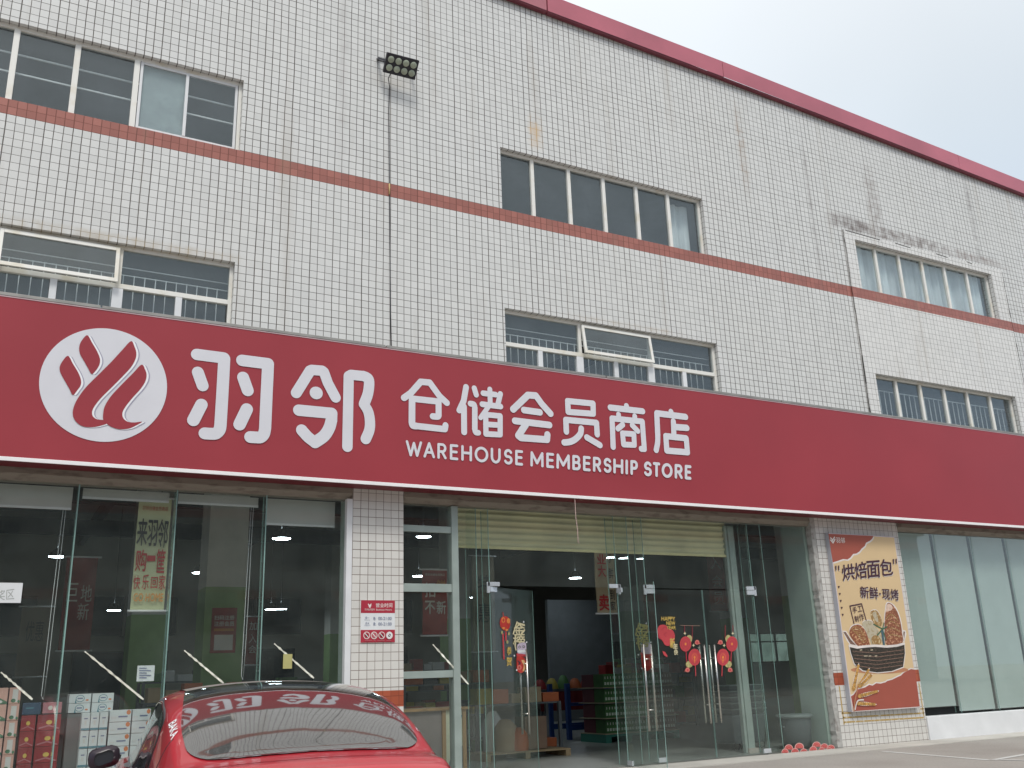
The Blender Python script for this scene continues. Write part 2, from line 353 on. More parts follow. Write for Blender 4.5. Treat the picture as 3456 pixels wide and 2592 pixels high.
# ================================================================== GROUND
def ground_mat():
    m, t = newmat('ground_concrete'); n = t.nodes.new; l = t.links.new
    o = n('ShaderNodeOutputMaterial'); b = n('ShaderNodeBsdfPrincipled'); l(b.outputs[0], o.inputs[0])
    g = n('ShaderNodeNewGeometry'); a = n('ShaderNodeTexNoise'); a.inputs['Scale'].default_value = .5; a.inputs['Detail'].default_value = 8; l(g.outputs['Position'], a.inputs[0])
    f = n('ShaderNodeTexNoise'); f.inputs['Scale'].default_value = 30; f.inputs['Detail'].default_value = 6; l(g.outputs['Position'], f.inputs[0])
    r = n('ShaderNodeValToRGB'); l(a.outputs[0], r.inputs[0]); r.color_ramp.elements[0].position = .3; r.color_ramp.elements[0].color = (.30, .275, .25, 1); r.color_ramp.elements[1].position = .7; r.color_ramp.elements[1].color = (.42, .395, .365, 1)
    mx = n('ShaderNodeMix'); mx.data_type = 'RGBA'; mx.blend_type = 'MULTIPLY'; mx.inputs['Factor'].default_value = .5; l(r.outputs[0], mx.inputs['A']); l(f.outputs[0], mx.inputs['B'])
    mx2 = n('ShaderNodeMix'); mx2.data_type = 'RGBA'; mx2.blend_type = 'ADD'; mx2.inputs['Factor'].default_value = 1; l(mx.outputs['Result'], mx2.inputs['A']); mx2.inputs['B'].default_value = (.05, .045, .04, 1)
    l(mx2.outputs['Result'], b.inputs['Base Color']); b.inputs['Roughness'].default_value = .85
    bp = n('ShaderNodeBump'); bp.inputs['Strength'].default_value = .4; bp.inputs['Distance'].default_value = .01; l(f.outputs[0], bp.inputs['Height']); l(bp.outputs[0], b.inputs['Normal'])
    return m
g = MB(); g.add([(-400, -400, 0), (400, -400, 0), (400, 400, 0), (-400, 400, 0)], [(0, 1, 2, 3)], ground_mat()); tag(g.build('ground'), kind='structure')
g = MB(); g.box(-10, 60, -.75, -.002, 0, .012, pm('apron_concrete', (.47, .45, .41), .85, var=.12, vscale=1.2, bump=.4, bscale=30)); tag(g.build('pavement'), kind='structure')
M_LINE = pm('road_paint', (.62, .62, .60), .7, var=.1, vscale=6, dirt=(.42, .40, .37))
g = MB()
def gline(a, b, wd=.11, z=.004):
    a = Vector((a[0], a[1], z)); b = Vector((b[0], b[1], z)); d = (b-a).normalized(); x = Vector((d.y, -d.x, 0))*wd/2
    g.add([a-x, b-x, b+x, a+x], [(0, 3, 2, 1)], M_LINE)
pA, pB, pC = onZ(2976/1.5624, 2536/1.5624), onZ(3342/1.5624, 2566/1.5624), onZ(3500/1.5624, 2540/1.5624)
gline(pA, pB); gline(pB+Vector((.03, -.02, 0)), pC, z=.005)
gline((pB.x+.1, pB.y-.1), (pB.x+2.7, pB.y-5), z=.006)
for k in range(4): gline((1.8-1.35+k*2.7-2.7, -8.6), (1.8-1.35+k*2.7-2.7, -3.6))
tag(g.build('road_markings'), kind='structure')

# ================================================================== WAREHOUSE
B = thing('warehouse_building', 'white tiled two storey warehouse with red tile band and red roof edge', 'building', (10, 14, 0))
RF = [(-9, 14.45), (8.42, 13.76), (12.806, 13.60), (24.2, 13.04), (40, 12.3)]        # underside of the sloping roof edge
def roofz(x):
    for (a, za), (b, zb) in zip(RF, RF[1:]):
        if x <= b: return za+(zb-za)*(x-a)/(b-a)
    return RF[-1][1]
WIN_UP = [(-6.2, 2.76, 9.31, 10.56), (7.33, 11.95, 9.31, 10.55), (16.26, 20.96, 9.31, 10.50), (25.4, 30.1, 9.31, 10.5)]
WIN_LO = [(-6.2, 2.78, 6.2, 7.44), (7.31, 11.95, 6.2, 7.44), (16.24, 20.97, 6.2, 7.36), (25.4, 30.1, 6.2, 7.36)]
ZL = 4.165
def wall_with_holes(mb, xs, zs, hole, y0, y1, mat, ztop=None):
    nx, nz = len(xs)-1, len(zs)-1; solid = [[not hole((xs[i]+xs[i+1])/2, (zs[j]+zs[j+1])/2) for j in range(nz)] for i in range(nx)]
    zz = lambda i, j: (ztop(xs[i]) if (j == nz and ztop) else zs[j])
    for i in range(nx):
        for j in range(nz):
            if not solid[i][j]: continue
            a, b_, c, d = (xs[i], zz(i, j)), (xs[i+1], zz(i+1, j)), (xs[i+1], zz(i+1, j+1)), (xs[i], zz(i, j+1))
            F = [(p[0], y0, p[1]) for p in (a, b_, c, d)]; K = [(p[0], y1, p[1]) for p in (a, b_, c, d)]
            mb.add(F, [(0, 1, 2, 3)], mat); mb.add(K, [(3, 2, 1, 0)], mat)
            if i == 0 or not solid[i-1][j]: mb.add([F[0], F[3], K[3], K[0]], [(0, 1, 2, 3)], mat)
            if i == nx-1 or not solid[i+1][j]: mb.add([F[1], K[1], K[2], F[2]], [(0, 1, 2, 3)], mat)
            if j == 0 or not solid[i][j-1]: mb.add([F[0], K[0], K[1], F[1]], [(0, 1, 2, 3)], mat)
            if j == nz-1 or not solid[i][j+1]: mb.add([F[3], F[2], K[2], K[3]], [(0, 1, 2, 3)], mat)
allw = WIN_UP+WIN_LO
xs = sorted({-9, 8.42, 12.806, 24.2, 40} | {w_[0] for w_ in allw} | {w_[1] for w_ in allw}); zs = sorted({ZL, 12.0} | {w_[2] for w_ in allw} | {w_[3] for w_ in allw})+[99]
mb = MB(); wall_with_holes(mb, xs, zs, lambda x, z: any(a < x < b_ and c < z < d for a, b_, c, d in allw), 0, .24, M_TILE, roofz)
mb.build('wall', B)
# raised retiled surround round the third bay, with its cracked joints
SX0, SX1, SZ = 15.93, 21.42, 10.68
def inW(x, z): return any(a < x < b_ and c < z < d for a, b_, c, d in allw)
M_TILE2 = tile_mat('wall_tile_new', white=(.70, .695, .675), grout=(.11, .10, .09), bands=((9.07, 9.312),), red=RED_T, gw=.008, gh=.006, x0=.47, z0=9.03)
mb = MB(); wall_with_holes(mb, [SX0, 16.26, 20.97, SX1], [6.3, 7.36, 9.31, 10.50, SZ], lambda x, z: (16.26 < x < 20.97) and (z < 7.36 or 9.31 < z < 10.5), -.022, -.001, M_TILE2)
mb.build('wall_surround', B)
mb = MB(); M_CRK = pm('crack_black', (.03, .026, .024), .95)
for x_, zt in ((SX0, SZ), (SX1, SZ-.03)):
    z = zt; px = x_
    while z > 6.3:
        dz = random.uniform(.12, .4); nx_ = x_+random.uniform(-.014, .014); wd = random.choice([.004, .008, .012, .022])
        mb.bar((px, -.024, z), (nx_, -.024, z-dz), wd, .006, M_CRK, up=(0, 1, 0)); z -= dz; px = nx_
    mb.build('crack', B); mb = MB()
for a, b_ in ((16.0, 17.1), (17.6, 18.1), (19.0, 19.4), (20.1, 20.3)): mb = MB(); mb.bar((a, -.024, SZ-.01), (b_, -.024, SZ-.03), .014, .006, M_CRK, up=(0, 1, 0)); mb.build('crack', B)
# roof edge: three folded metal lengths along the slope
def fascia(x0, x1, name, dx=0, m=M_FASC, lab=None):
    z0, z1 = roofz(x0), roofz(x1); f = MB()
    prof = [(-.12, .0), (-.125, .39), (-.10, .415), (.35, .5)]
    def row(x, z): return [(x, py, z+pz) for py, pz in prof]
    a, b_ = row(x0, z0), row(x1, z1)
    for k in range(len(prof)-1): f.add([a[k], b_[k], b_[k+1], a[k+1]], [(0, 1, 2, 3)], m)
    f.add([a[0], a[1], a[2], a[3], (x0, .35, z0)], [(4, 3, 2, 1, 0)], m); f.add([b_[0], b_[1], b_[2], b_[3], (x1, .35, z1)], [(0, 1, 2, 3, 4)], m)
    o = f.build(name, B)
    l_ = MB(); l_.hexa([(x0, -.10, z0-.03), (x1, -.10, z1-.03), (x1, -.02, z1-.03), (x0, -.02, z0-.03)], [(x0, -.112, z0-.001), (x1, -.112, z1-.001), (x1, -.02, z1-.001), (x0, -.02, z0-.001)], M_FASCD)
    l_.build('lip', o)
    return o
fascia(8.43, 12.80, 'roof_edge'); fascia(12.812, 20.4, 'roof_edge'); fascia(20.41, 24.2, 'roof_edge'); fascia(24.21, 40, 'roof_edge')
o = fascia(-9, 8.40, 'roof_edge', m=pm('fascia_pale_red', (.43, .14, .17), .35, var=.2, vscale=1.2, bump=.5, bscale=2)); o['label'] = 'paler bent metal roof edge'
mb = MB(); mb.add([(-9, .3, 14.92), (8.42, .3, 14.2), (40, .3, 12.75), (40, 30, 12.75), (8.42, 30, 14.2), (-9, 30, 14.92)], [(0, 1, 4, 5), (1, 2, 3, 4)], pm('roof_metal', (.2, .21, .22), .5)); mb.build('roof', B)

# windows ------------------------------------------------------------
FY = .10
def frame_rect(mb, x0, x1, z0, z1, t, y0, y1, m):
    mb.box(x0, x0+t, y0, y1, z0, z1, m); mb.box(x1-t, x1, y0, y1, z0, z1, m); mb.box(x0+t, x1-t, y0, y1, z1-t, z1, m); mb.box(x0+t, x1-t, y0, y1, z0, z0+t, m)
def pane(x0, x1, z0, z1, y, parent, m=M_WG, name='pane'):
    mb = MB(); mb.box(x0, x1, y, y+.006, z0, z1, m); return mb.build(name, parent)
M_CURT = pm('curtain_cloth', (.76, .79, .78), .8, var=.2, vscale=1.2, stretch=(6, 1, .4))
M_GRL = pm('grille_paint', (.82, .83, .80), .5, var=.1)
def curtain(x0, x1, z0, z1, y, parent, amp=.05, name='curtain'):
    mb = MB(); n = int((x1-x0)/.04)+2; vs = []
    for i in range(n+1):
        x = x0+(x1-x0)*i/n; yy = y+amp*math.sin(i*.9+2*math.sin(i*.23)); vs += [(x, yy, z0), (x, yy, z1)]
    mb.add(vs, [(2*i, 2*i+2, 2*i+3, 2*i+1) for i in range(n)], M_CURT, True); return mb.build(name, parent)
def up_window(x0, x1, z0, z1, mull, sash=None, t=.045, mt=.07, fy=FY):
    f = MB(); frame_rect(f, x0, x1, z0, z1, t, fy, fy+.07, M_FR)
    for q in mull: f.box(q-mt/2, q+mt/2, fy-.004, fy+.066, z0+t, z1-t, M_FR)
    o = f.build('window', B, .004)
    ed = [x0+t-mt/2]+list(mull)+[x1-t+mt/2]
    for a, b_ in zip(ed, ed[1:]): pane(a+mt/2, b_-mt/2, z0+t, z1-t, fy+.035, o)
    return o
# first bay, upper row: fixed panes and a white sliding sash
f = MB(); x0, x1, z0, z1 = WIN_UP[0]; frame_rect(f, x0, x1, z0, z1, .05, FY, FY+.07, M_FR)
mA = [-5.2, -4.4, -3.6, -2.8, -2.0, -1.22, -.42, .38, 1.20]
for q in mA: f.box(q-.04, q+.04, FY-.004, FY+.066, z0+.05, z1-.05, M_FR)
wA = f.build('window', B, .004)
ed = [x0+.01]+mA
for a, b_ in zip(ed, ed[1:]): pane(a+.04, b_-.04, z0+.05, z1-.05, FY+.035, wA)
s = MB(); frame_rect(s, 1.25, 2.70, z0+.05, z1-.05, .04, FY+.005, FY+.045, M_FRW); s.box(1.91, 1.955, FY-.003, FY+.04, z0+.09, z1-.09, M_FRW); sash = s.build('sash', wA, .003)
pane(1.29, 1.91, z0+.09, z1-.09, FY+.02, wA); pane(1.955, 2.66, z0+.09, z1-.09, FY+.015, wA)
s = MB(); s.box(1.27, 1.93, FY+.075, FY+.078, z0+.02, z1-.05, pm('frosted_sheet', (.40, .45, .44), .6, var=.12, vscale=4)); s.build('frosted_sheet', wA)
s = MB()
for zz in (9.93, 10.24): s.box(-6, 2.7, .30, .32, zz-.011, zz+.011, M_GRL)
s.build('grille', wA)
up_window(*WIN_UP[1], [8.04, 8.83, 9.61, 10.38, 11.15])
wC = up_window(*WIN_UP[2], [17.02, 17.80, 18.59, 19.38, 20.19])
up_window(*WIN_UP[3], [26.2, 27.0, 27.8, 28.6, 29.4])
curtain(16.3, 20.9, 9.2, 10.55, .34, wC); 
cb_ = curtain(11.4, 11.85, 9.2, 10.5, .40, B, .03)
def lo_window(x0, x1, z1, ups, lows, open_i, z0=6.2, zt=6.83):
    f = MB(); frame_rect(f, x0, x1, z0, z1, .05, FY, FY+.07, M_FR); f.box(x0+.05, x1-.05, FY-.006, FY+.068, zt-.035, zt+.035, M_FR)
    for q in ups: f.box(q-.03, q+.03, FY-.003, FY+.066, zt+.035, z1-.05, M_FR)
    for q in lows:
        wd = .07 if any(abs(q-u) < .1 for u in ups) else .045
        f.box(q-wd, q+wd, FY-.003, FY+.066, z0+.05, zt-.035, M_FRW)
    o = f.build('window', B, .004)
    ed = [x0+.02]+ups+[x1-.02]
    for i, (a, b_) in enumerate(zip(ed, ed[1:])):
        if i == open_i:     # top hung sash pushed slightly outwards
            s = MB(); W_ = (a+.02, b_-.02); zt_, zb_ = z1-.05, zt+.01; yo = -.075
            def fr(u, v, t=0): return (W_[0]+(W_[1]-W_[0])*u, FY-.01-t+(yo-0)*(1-v), zb_+(zt_-zb_)*v)
            tt = .05/(W_[1]-W_[0]); tv = .055/(zt_-zb_)
            for (u0, u1, v0, v1) in ((0, tt, 0, 1), (1-tt, 1, 0, 1), (tt, 1-tt, 0, tv), (tt, 1-tt, 1-tv, 1)):
                s.hexa([fr(u0, v0, .04), fr(u1, v0, .04), fr(u1, v0), fr(u0, v0)], [fr(u0, v1, .04), fr(u1, v1, .04), fr(u1, v1), fr(u0, v1)], M_FR)
            so_ = s.build('sash', o, .003)
            s = MB(); s.hexa([fr(tt, tv, .022), fr(1-tt, tv, .022), fr(1-tt, tv, .016), fr(tt, tv, .016)], [fr(tt, 1-tv, .022), fr(1-tt, 1-tv, .022), fr(1-tt, 1-tv, .016), fr(tt, 1-tv, .016)], M_WG); s.build('pane', o)
        else: pane(a+.03, b_-.03, zt+.035, z1-.05, FY+.035, o)
    ed = [x0+.02]+lows+[x1-.02]
    for a, b_ in zip(ed, ed[1:]): pane(a+.05, b_-.05, z0+.05, zt-.035, FY+.035, o)
    s = MB(); x = x0+.1
    while x < x1-.05: s.box(x-.006, x+.006, .28, .292, z0, 7.09, M_GRL); x += .145
    for zz in (7.085, 7.2, 6.55): s.box(x0, x1, .293, .305, zz-.007, zz+.007, M_GRL)
    s.build('grille', o)
    return o
lo_window(*WIN_LO[0][:2], 7.44, [-4.9, -3.4, -1.85, -.32, 1.22], [-4.2, -2.6, -1.1, .41, 1.22, 2.04], 4)
lo_window(*WIN_LO[1][:2], 7.44, [8.87, 10.42], [8.04, 8.85, 9.62, 10.40, 11.17], 1)
for w_ in (WIN_LO[2], WIN_LO[3]):
    sh = w_[0]-16.24
    o = up_window(w_[0], w_[1], 6.2, 7.36, [q+sh for q in (17.02, 17.80, 18.59, 19.38, 20.19)])
    s = MB(); x = w_[0]+.1
    while x < w_[1]-.05: s.box(x-.007, x+.007, .28, .294, 6.2, 7.12, M_GRL); x += .16
    s.box(w_[0], w_[1], .295, .307, 7.1, 7.12, M_GRL); s.build('grille', o)

# lintel, pillars, base -------------------------------------------------
for (a, b_) in ((-9, 4.655), (5.46, 13.80), (16.225, 40)):
    mb = MB(); n_ = int((b_-a)/.12); vs = []
    for i in range(n_+1):
        x = a+(b_-a)*i/n_; j1, j2, j3 = (random.uniform(-.006, .006) for _ in range(3)); vs += [(x, -.012+j1, 4.16), (x, -.015+j1, 4.075+j2), (x, .03+j3, 4.035+j2), (x, .05, 4.00), (x, .24, 4.00)]
    mb.add(vs, [(5*i+k, 5*i+5+k, 5*i+6+k, 5*i+1+k) for i in range(n_) for k in range(4)], M_CONC); mb.build('lintel', B)
mb = MB(); mb.box(4.66, 5.455, -.003, .36, 0, ZL+.1, M_PTILE); mb.build('pillar', B)
mb = MB(); mb.box(13.93, 16.22, -.004, .72, 0, ZL+.1, M_PTILE); mb.build('pillar', B)
M_RET = pm('pale_green_return', (.36, .44, .40), .6, var=.08, vscale=1.5)
mb = MB(); mb.box(13.74, 13.925, .14, .72, 0, 4.05, M_RET); mb.build('pillar_return', B); mb = MB(); mb.box(4.60, 4.655, .10, .36, 0, 4.05, M_RET); mb.build('pillar_return', B)
# broken cement edge of the wide pillar
mb = MB(); vs = []; n_ = 60; M_CEM = pm('broken_cement', (.52, .51, .48), .95, var=.2, vscale=9, bump=.4, bscale=40, dirt=(.28, .26, .24))
for i in range(n_+1):
    z = .02+(ZL-.02)*i/n_; j1 = random.uniform(-.012, .012); j2 = random.uniform(-.02, .025)+(.05 if 1.5 < z < 2.1 and i % 3 else 0)
    vs += [(13.80+j1*.5, -.012+random.uniform(-.01, .006), z), (13.905+j2*.5, -.010+random.uniform(-.01, .004), z), (13.94, .05, z), (13.80+j1, .13, z)]
mb.add(vs, [f_ for i in range(n_) for f_ in ((4*i, 4*i+1, 4*i+5, 4*i+4), (4*i+1, 4*i+2, 4*i+6, 4*i+5), (4*i+3, 4*i, 4*i+4, 4*i+7))], M_CEM, False); mb.build('cement_edge', B)
# orange paint line brushed round the poster place
M_OP = pm('orange_paint', (.62, .42, .14), .7, var=.25, vscale=14, dirt=(.62, .56, .45))
mb = MB()
for a, b_ in (((14.02, .52), (16.18, .50)), ((14.03, .44), (16.16, .42)), ((14.03, .40), (14.03, 1.06)), ((16.17, .44), (16.17, 1.06)), ((14.0, .60), (14.25, .59)), ((16.1, .58), (16.2, .58))):
    mb.bar((a[0], -.0055, a[1]), (b_[0], -.0055, b_[1]), .028, .002, M_OP, up=(0, 1, 0))
mb.build('paint_outline', B)
mb = MB(); mb.box(16.225, 40, -.035, .24, 0, .43, M_PLAST); mb.build('base_wall', B, .01)
mb = MB(); mb.box(-9, 4.595, .03, .2, 0, .12, M_CONC); mb.box(5.46, 6.3, .05, .2, 0, .05, M_CONC); mb.build('threshold', B)
# white aluminium edge beside the first pillar
mb = MB(); mb.box(4.57, 4.657, -.012, .09, .12, 4.0, M_FRW); mb.build('edge_frame', B, .004)

# interior shell -----------------------------------------------------
mb = MB(); M_IW = pm('hall_wall', (.42, .40, .35), .9, var=.12, vscale=.4); M_IC = pm('hall_ceiling', (.36, .365, .36), .9, var=.12, vscale=.5)
BWY = 27
hw = [(-7+k*5.0, -7+k*5.0+4.0, 3.4, 5.0) for k in range(5)]+[(36, 40.4, 1.75, 3.3), (41.2, 45.5, 1.75, 3.3)]
def hole(x, z): return any(a < x < b_ and c < z < d for a, b_, c, d in hw[5:])
xs2 = sorted({-9, 50} | {a for w_ in hw[5:] for a in w_[:2]}); wall_with_holes(mb, xs2, [0, 1.75, 3.3, 13.0], hole, BWY, BWY+.2, M_IW); mb.build('back_wall', B)
mb = MB(); mb.box(-9.2, -9, .24, BWY, 0, 13, M_IW); mb.build('side_wall', B)
mb = MB(); mb.box(50, 50.2, .24, BWY, 0, 12, M_IW); mb.box(40, 50, .0, .24, 0, 12.5, M_TILE); mb.build('side_wall', B)
mb = MB(); mb.box(-9, 50, .245, BWY, 8.1, 8.3, M_IC); mb.build('ceiling', B)
mb = MB(); mb.box(-9, 50, .2, BWY, .003, .02, pm('hall_floor', (.24, .25, .235), .35, var=.15, vscale=.5, spec=.4)); mb.build('floor', B)
M_DW = pm('dark_window', (.016, .022, .032), .25, var=.1)
for (a, b_, c, d) in hw[:5]:
    mb = MB(); frame_rect(mb, a, b_, c, d, .07, BWY-.06, BWY-.01, M_IW); mb.box((a+b_)/2-.05, (a+b_)/2+.05, BWY-.06, BWY-.01, c, d, M_IW); o = mb.build('hall_window', B)
    mb = MB(); mb.box(a+.07, b_-.07, BWY-.03, BWY-.02, c+.07, d-.07, M_DW); mb.build('pane', o)
    mb = MB(); mb.box(a+.3, b_-.3, BWY-.05, BWY-.008, .02, 2.9, M_DW); mb.build('dark_opening', B)
for (a, b_, c, d) in hw[5:]:
    mb = MB(); frame_rect(mb, a, b_, c, d, .07, BWY, BWY+.08, M_DARK)
    for q in (1, 2, 3): x = a+(b_-a)*q/4; mb.box(x-.05, x+.05, BWY, BWY+.08, c, d, M_DARK)
    mb.box(a, b_, BWY, BWY+.08, d-.5, d-.43, M_DARK); o = mb.build('hall_window', B)
    mb = MB(); mb.box(a+.07, b_-.07, BWY+.02, BWY+.026, c+.07, d-.07, glass('dusty_green_glass', (.62, .72, .64), .25, 1, (.45, .5, .42))); mb.build('pane', o)
for y in (4.0, 9.0, 14.5, 20.5):
    mb = MB(); mb.box(-9, 50, y-.15, y+.15, 6.3, 6.8, M_DARK); mb.build('beam', B)
for x in (-3, 3.2, 9.3, 15.5, 21.5):
    mb = MB(); mb.box(x-.1, x+.1, .3, BWY, 6.85, 7.2, M_DARK); mb.build('beam', B)
COLX = D(487, 1300, 5.0).x; COLX2 = D(326, 1300, 12).x
for (cx, cy, wd) in ((COLX, 5.36, .72), (COLX2, 12.4, .85), (12.9, 14.0, .7), (18.6, 5.2, .7), (-3.5, 5.2, .7), (-3.5, 14, .7), (11.8, 22, .7), (24, 14, .7)):
    mb = MB(); mb.box(cx-wd/2, cx+wd/2, cy-wd/2, cy+wd/2, 3.2, 8.1, M_COL); mb.box(cx-wd/2-.004, cx+wd/2+.004, cy-wd/2-.004, cy+wd/2+.004, .02, 3.2, M_COLG); mb.build('column', B)

# ------------------------------------------------------------------ shop front
GY = .12
# left run of frameless panes with fins behind the joints
xj = [-5.1, -3.88, -2.66, -1.44, -.23, .985, 2.205, 3.42, 4.56]
for a, b_ in zip(xj, xj[1:]): pane(a+.006, b_-.006, .12, 4.01, GY-.02, B, M_SG, 'glass_panel')
def fin(x, y0=.11, y1=.34, z0=.1, z1=4.01, t=.016):
    mb = MB(); mb.box(x-t/2, x+t/2, y0+.006, y1-.006, z0, z1, M_SG); mb.box(x-t/2, x+t/2, y0, y0+.005, z0, z1, M_EDGE); mb.box(x-t/2, x+t/2, y1-.005, y1, z0, z1, M_EDGE); return mb.build('glass_fin', B)
for x in xj[1:-1]: fin(x, .09, .27, .12)
# roller blinds
def blind(x0, x1, zb, zt=4.0, y=.33, cord=True):
    mb = MB(); mb.box(x0, x1, y, y+.004, zb+.03, zt, M_BLIND); o = mb.build('roller_blind', B)
    mb = MB(); mb.box(x0, x1, y-.01, y+.014, zb, zb+.03, M_FRW); mb.build('bottom_bar', o)
    if not cord: return
    mb = MB(); x = x1-.06; mb.tube([(x, y+.02, zt), (x-.01, y+.02, zb-.9), (x-.02, y+.02, zb-1.9), (x-.035, y+.02, zb-2.35), (x-.06, y+.02, zb-2.3), (x-.05, y+.02, zb-1.2), (x-.03, y+.02, zt)], .004, M_FRW, 6); mb.build('pull_cord', o)
blind(-.21, .93, 3.70); blind(1.05, 2.14, 3.86, cord=False); blind(2.26, 3.36, 3.86); blind(3.47, 4.5, 3.62, cord=False)
for k in (1, 2, 3): blind(-.21-k*1.22, .93-k*1.22, 3.7, cord=False)
# narrow framed sidelight
M_SF = pm('steel_frame_green', (.33, .39, .36), .45, .2, var=.1)
f = MB()
for zz, h in ((3.62, .05), (2.74, .06), (1.50, .05)): f.box(5.46, 6.27, .06, .12, zz-h, zz+h, M_SF)
f.box(6.27, 6.38, .04, .16, .05, 3.99, M_SF); o = f.build('side_frame', B, .004)
for a, b_ in ((.05, 1.45), (1.55, 2.68), (2.80, 3.57), (3.67, 3.99)): pane(5.46, 6.27, a, b_, .085, o, M_SG)
# fixed glass of the entrance
for a, b_, c, d in ((6.38, 6.93, .03, 3.99), (9.33, 9.91, .03, 3.99), (12.31, 13.79, .03, 3.99), (6.942, 9.32, 2.79, 3.99), (9.922, 12.298, 2.79, 3.99)): pane(a, b_, c, d, .10, B, M_SG, 'glass_panel')
for x in (6.72, 6.937, 9.325, 9.60, 9.915, 12.304, 12.62): fin(x, .112, .36 if x not in (6.72, 9.6, 12.62) else .5, .03, 3.99, .012)
mb = MB(); mb.box(12.10, 12.24, .40, .52, .02, 3.99, M_SF); mb.box(12.04, 12.095, .42, .50, .02, 3.99, M_SF); mb.box(6.40, 6.46, .42, .5, .02, 3.99, M_SF); mb.build('shutter_guide', B, .004)
mb = MB(); mb.box(12.08, 12.3, .38, .56, .02, .1, pm('cement_foot', (.4, .36, .32), .9)); mb.build('guide_foot', B)
# half lowered roller shutter
mb = MB(); z = 3.44; SH0, SH1 = 6.46, 12.11; rows = []
while z < 4.0:
    for dy, dz in ((0, 0), (.004, .028), (.022, .036), (.026, .052), (.026, .078), (.020, .094), (0, .102)): rows.append((.46+dy, z+dz))
    z += .104
vs = []
for y, z in rows: vs += [(SH0, y, z), (SH1, y, z)]
mb.add(vs, [(2*i, 2*i+1, 2*i+3, 2*i+2) for i in range(len(rows)-1)], M_SHUT, True); o = mb.build('roller_shutter', B)
mb = MB(); mb.box(SH0, SH1, .44, .48, 3.41, 3.45, pm('shutter_bar', (.75, .68, .36), .4)); mb.build('bottom_bar', o)
# glass doors: pivot, opening angle
M_PATCH = pm('patch_steel', (.70, .74, .78), .25, .5, var=.05)
def rotz(v, a, c):
    v = Vector(v)-c; return c+Vector((v.x*math.cos(a)-v.y*math.sin(a), v.x*math.sin(a)+v.y*math.cos(a), v.z))
def door(xp, side, ang, label, hz=(.57, 1.84), hx=.33):
    """side +1: leaf runs towards +x from its pivot"""
    W_ = 1.175; c = Vector((xp, .10, 0))
    def TR(mb): mb.v = [rotz(v, ang, c) for v in mb.v]; return mb
    a, b_ = (xp+.006, xp+W_) if side > 0 else (xp-W_, xp-.006)
    o = TR(MB().box(a, b_, .094, .106, .03, 2.77, M_SG)).build('glass_door', B); o['label'] = label
    e_ = MB(); fx = b_ if side > 0 else a; e_.box(fx, fx+side*.004, .095, .105, .03, 2.77, M_EDGE); TR(e_).build('edge', o)
    h = MB(); x = (b_-hx) if side > 0 else (a+hx)
    for yy in (.035, .165): h.tube([(x, yy, hz[0]), (x, yy, hz[1])], .016, M_STEEL, 12)
    for zz in (hz[0]+.30, hz[1]-.22): h.tube([(x, .035, zz), (x, .165, zz)], .011, M_STEEL, 10)
    TR(h).build('handle', o)
    p = MB(); s_ = side; q0 = xp-s_*.012
    p.box(q0, q0+s_*.17, .086, .114, 2.70, 2.775, M_PATCH); TR(p).build('patch_fitting', o)
    p = MB(); p.box(q0, q0+s_*.16, .086, .114, .03, .10, M_PATCH); TR(p).build('patch_fitting', o)
    pf = MB(); pf.box(q0-s_*.04, q0+s_*.17, .084, .116, 2.782, 2.845, M_PATCH); pf.box(q0-s_*.05, q0-s_*.002, .084, .116, 2.68, 2.845, M_PATCH); pf.build('transom_patch', B, .003)
    return o
A1, A2 = R(27), R(-84)
door(6.945, 1, A1, 'left glass door, ajar inwards, with lantern and lion stickers')
# second leaf swings outwards: pivot at the right
A2 = R(84)
door(9.318, -1, A2, 'glass door standing wide open outwards with a lion sticker', hx=.33)
door(9.924, 1, 0, 'closed glass door with New Year lantern sticker', hx=.10)
door(12.296, -1, 0, 'closed glass door, rightmost, with red medallion sticker', hx=.10)
# right run: glass backed with pale board
M_BOARD = pm('backing_board', (.49, .55, .53), .6, var=.06, vscale=.6)
M_TG = glass('teal_glass', (.925, .955, .945), .03, 1.3, (.45, .52, .52))
xr = [16.235, 17.42, 18.60, 19.79, 20.98, 22.17, 23.36, 24.55, 25.74, 26.93, 28.12]
for i, (a, b_) in enumerate(zip(xr, xr[1:])):
    zb = .58 if i == 0 else .47
    o = pane(a+.01, b_-.012, zb, 3.99, .085, B, M_TG, 'glass_panel')
    mb = MB(); mb.box(a+.0, b_-.10, .13, .15, zb+.01, 3.99, M_BOARD); mb.build('backing_board', o)
    fin(b_, .10, .24, .45, 3.99, .014)
mb = MB(); mb.box(16.2, 40, .24, .26, .43, 4.02, pm('gap_black', (.012, .013, .014), .8)); mb.build('gap_dark_sheet', B)  # near-black sheet behind the boards, gives their gaps a painted dark
# clear tape strips stuck diagonally on the panes
M_TAPE = pm('shiny_tape', (.88, .88, .76), .2, .1, var=.3, vscale=12, bump=1, bscale=25)
def tape(a, b_, y=.085):
    a = D(*a, y); b_ = D(*b_, y); mb = MB(); n = 14; vs = []
    d = (b_-a); nrm = Vector((-d.z, 0, d.x)).normalized()
    for i in range(n+1):
        p = a+d*i/n; wd = .015*(.35+.65*abs(math.sin(i*1.7+1)))*(.6 if i < 2 else 1); off = Vector((0, random.uniform(-.006, .002), 0))
        vs += [p+nrm*wd+off, p-nrm*wd]
    mb.add(vs, [(2*i, 2*i+1, 2*i+3, 2*i+2) for i in range(n)], M_TAPE); o = mb.build('tape_strip', B)
    o.modifiers.new('s', 'SOLIDIFY').thickness = .0015
tape((2, 1452), (70, 1511)); tape((183, 1407), (310, 1511)); tape((398, 1405), (483, 1476)); tape((592, 1390), (678, 1465)); tape((935, 1392), (1012, 1478), .05)

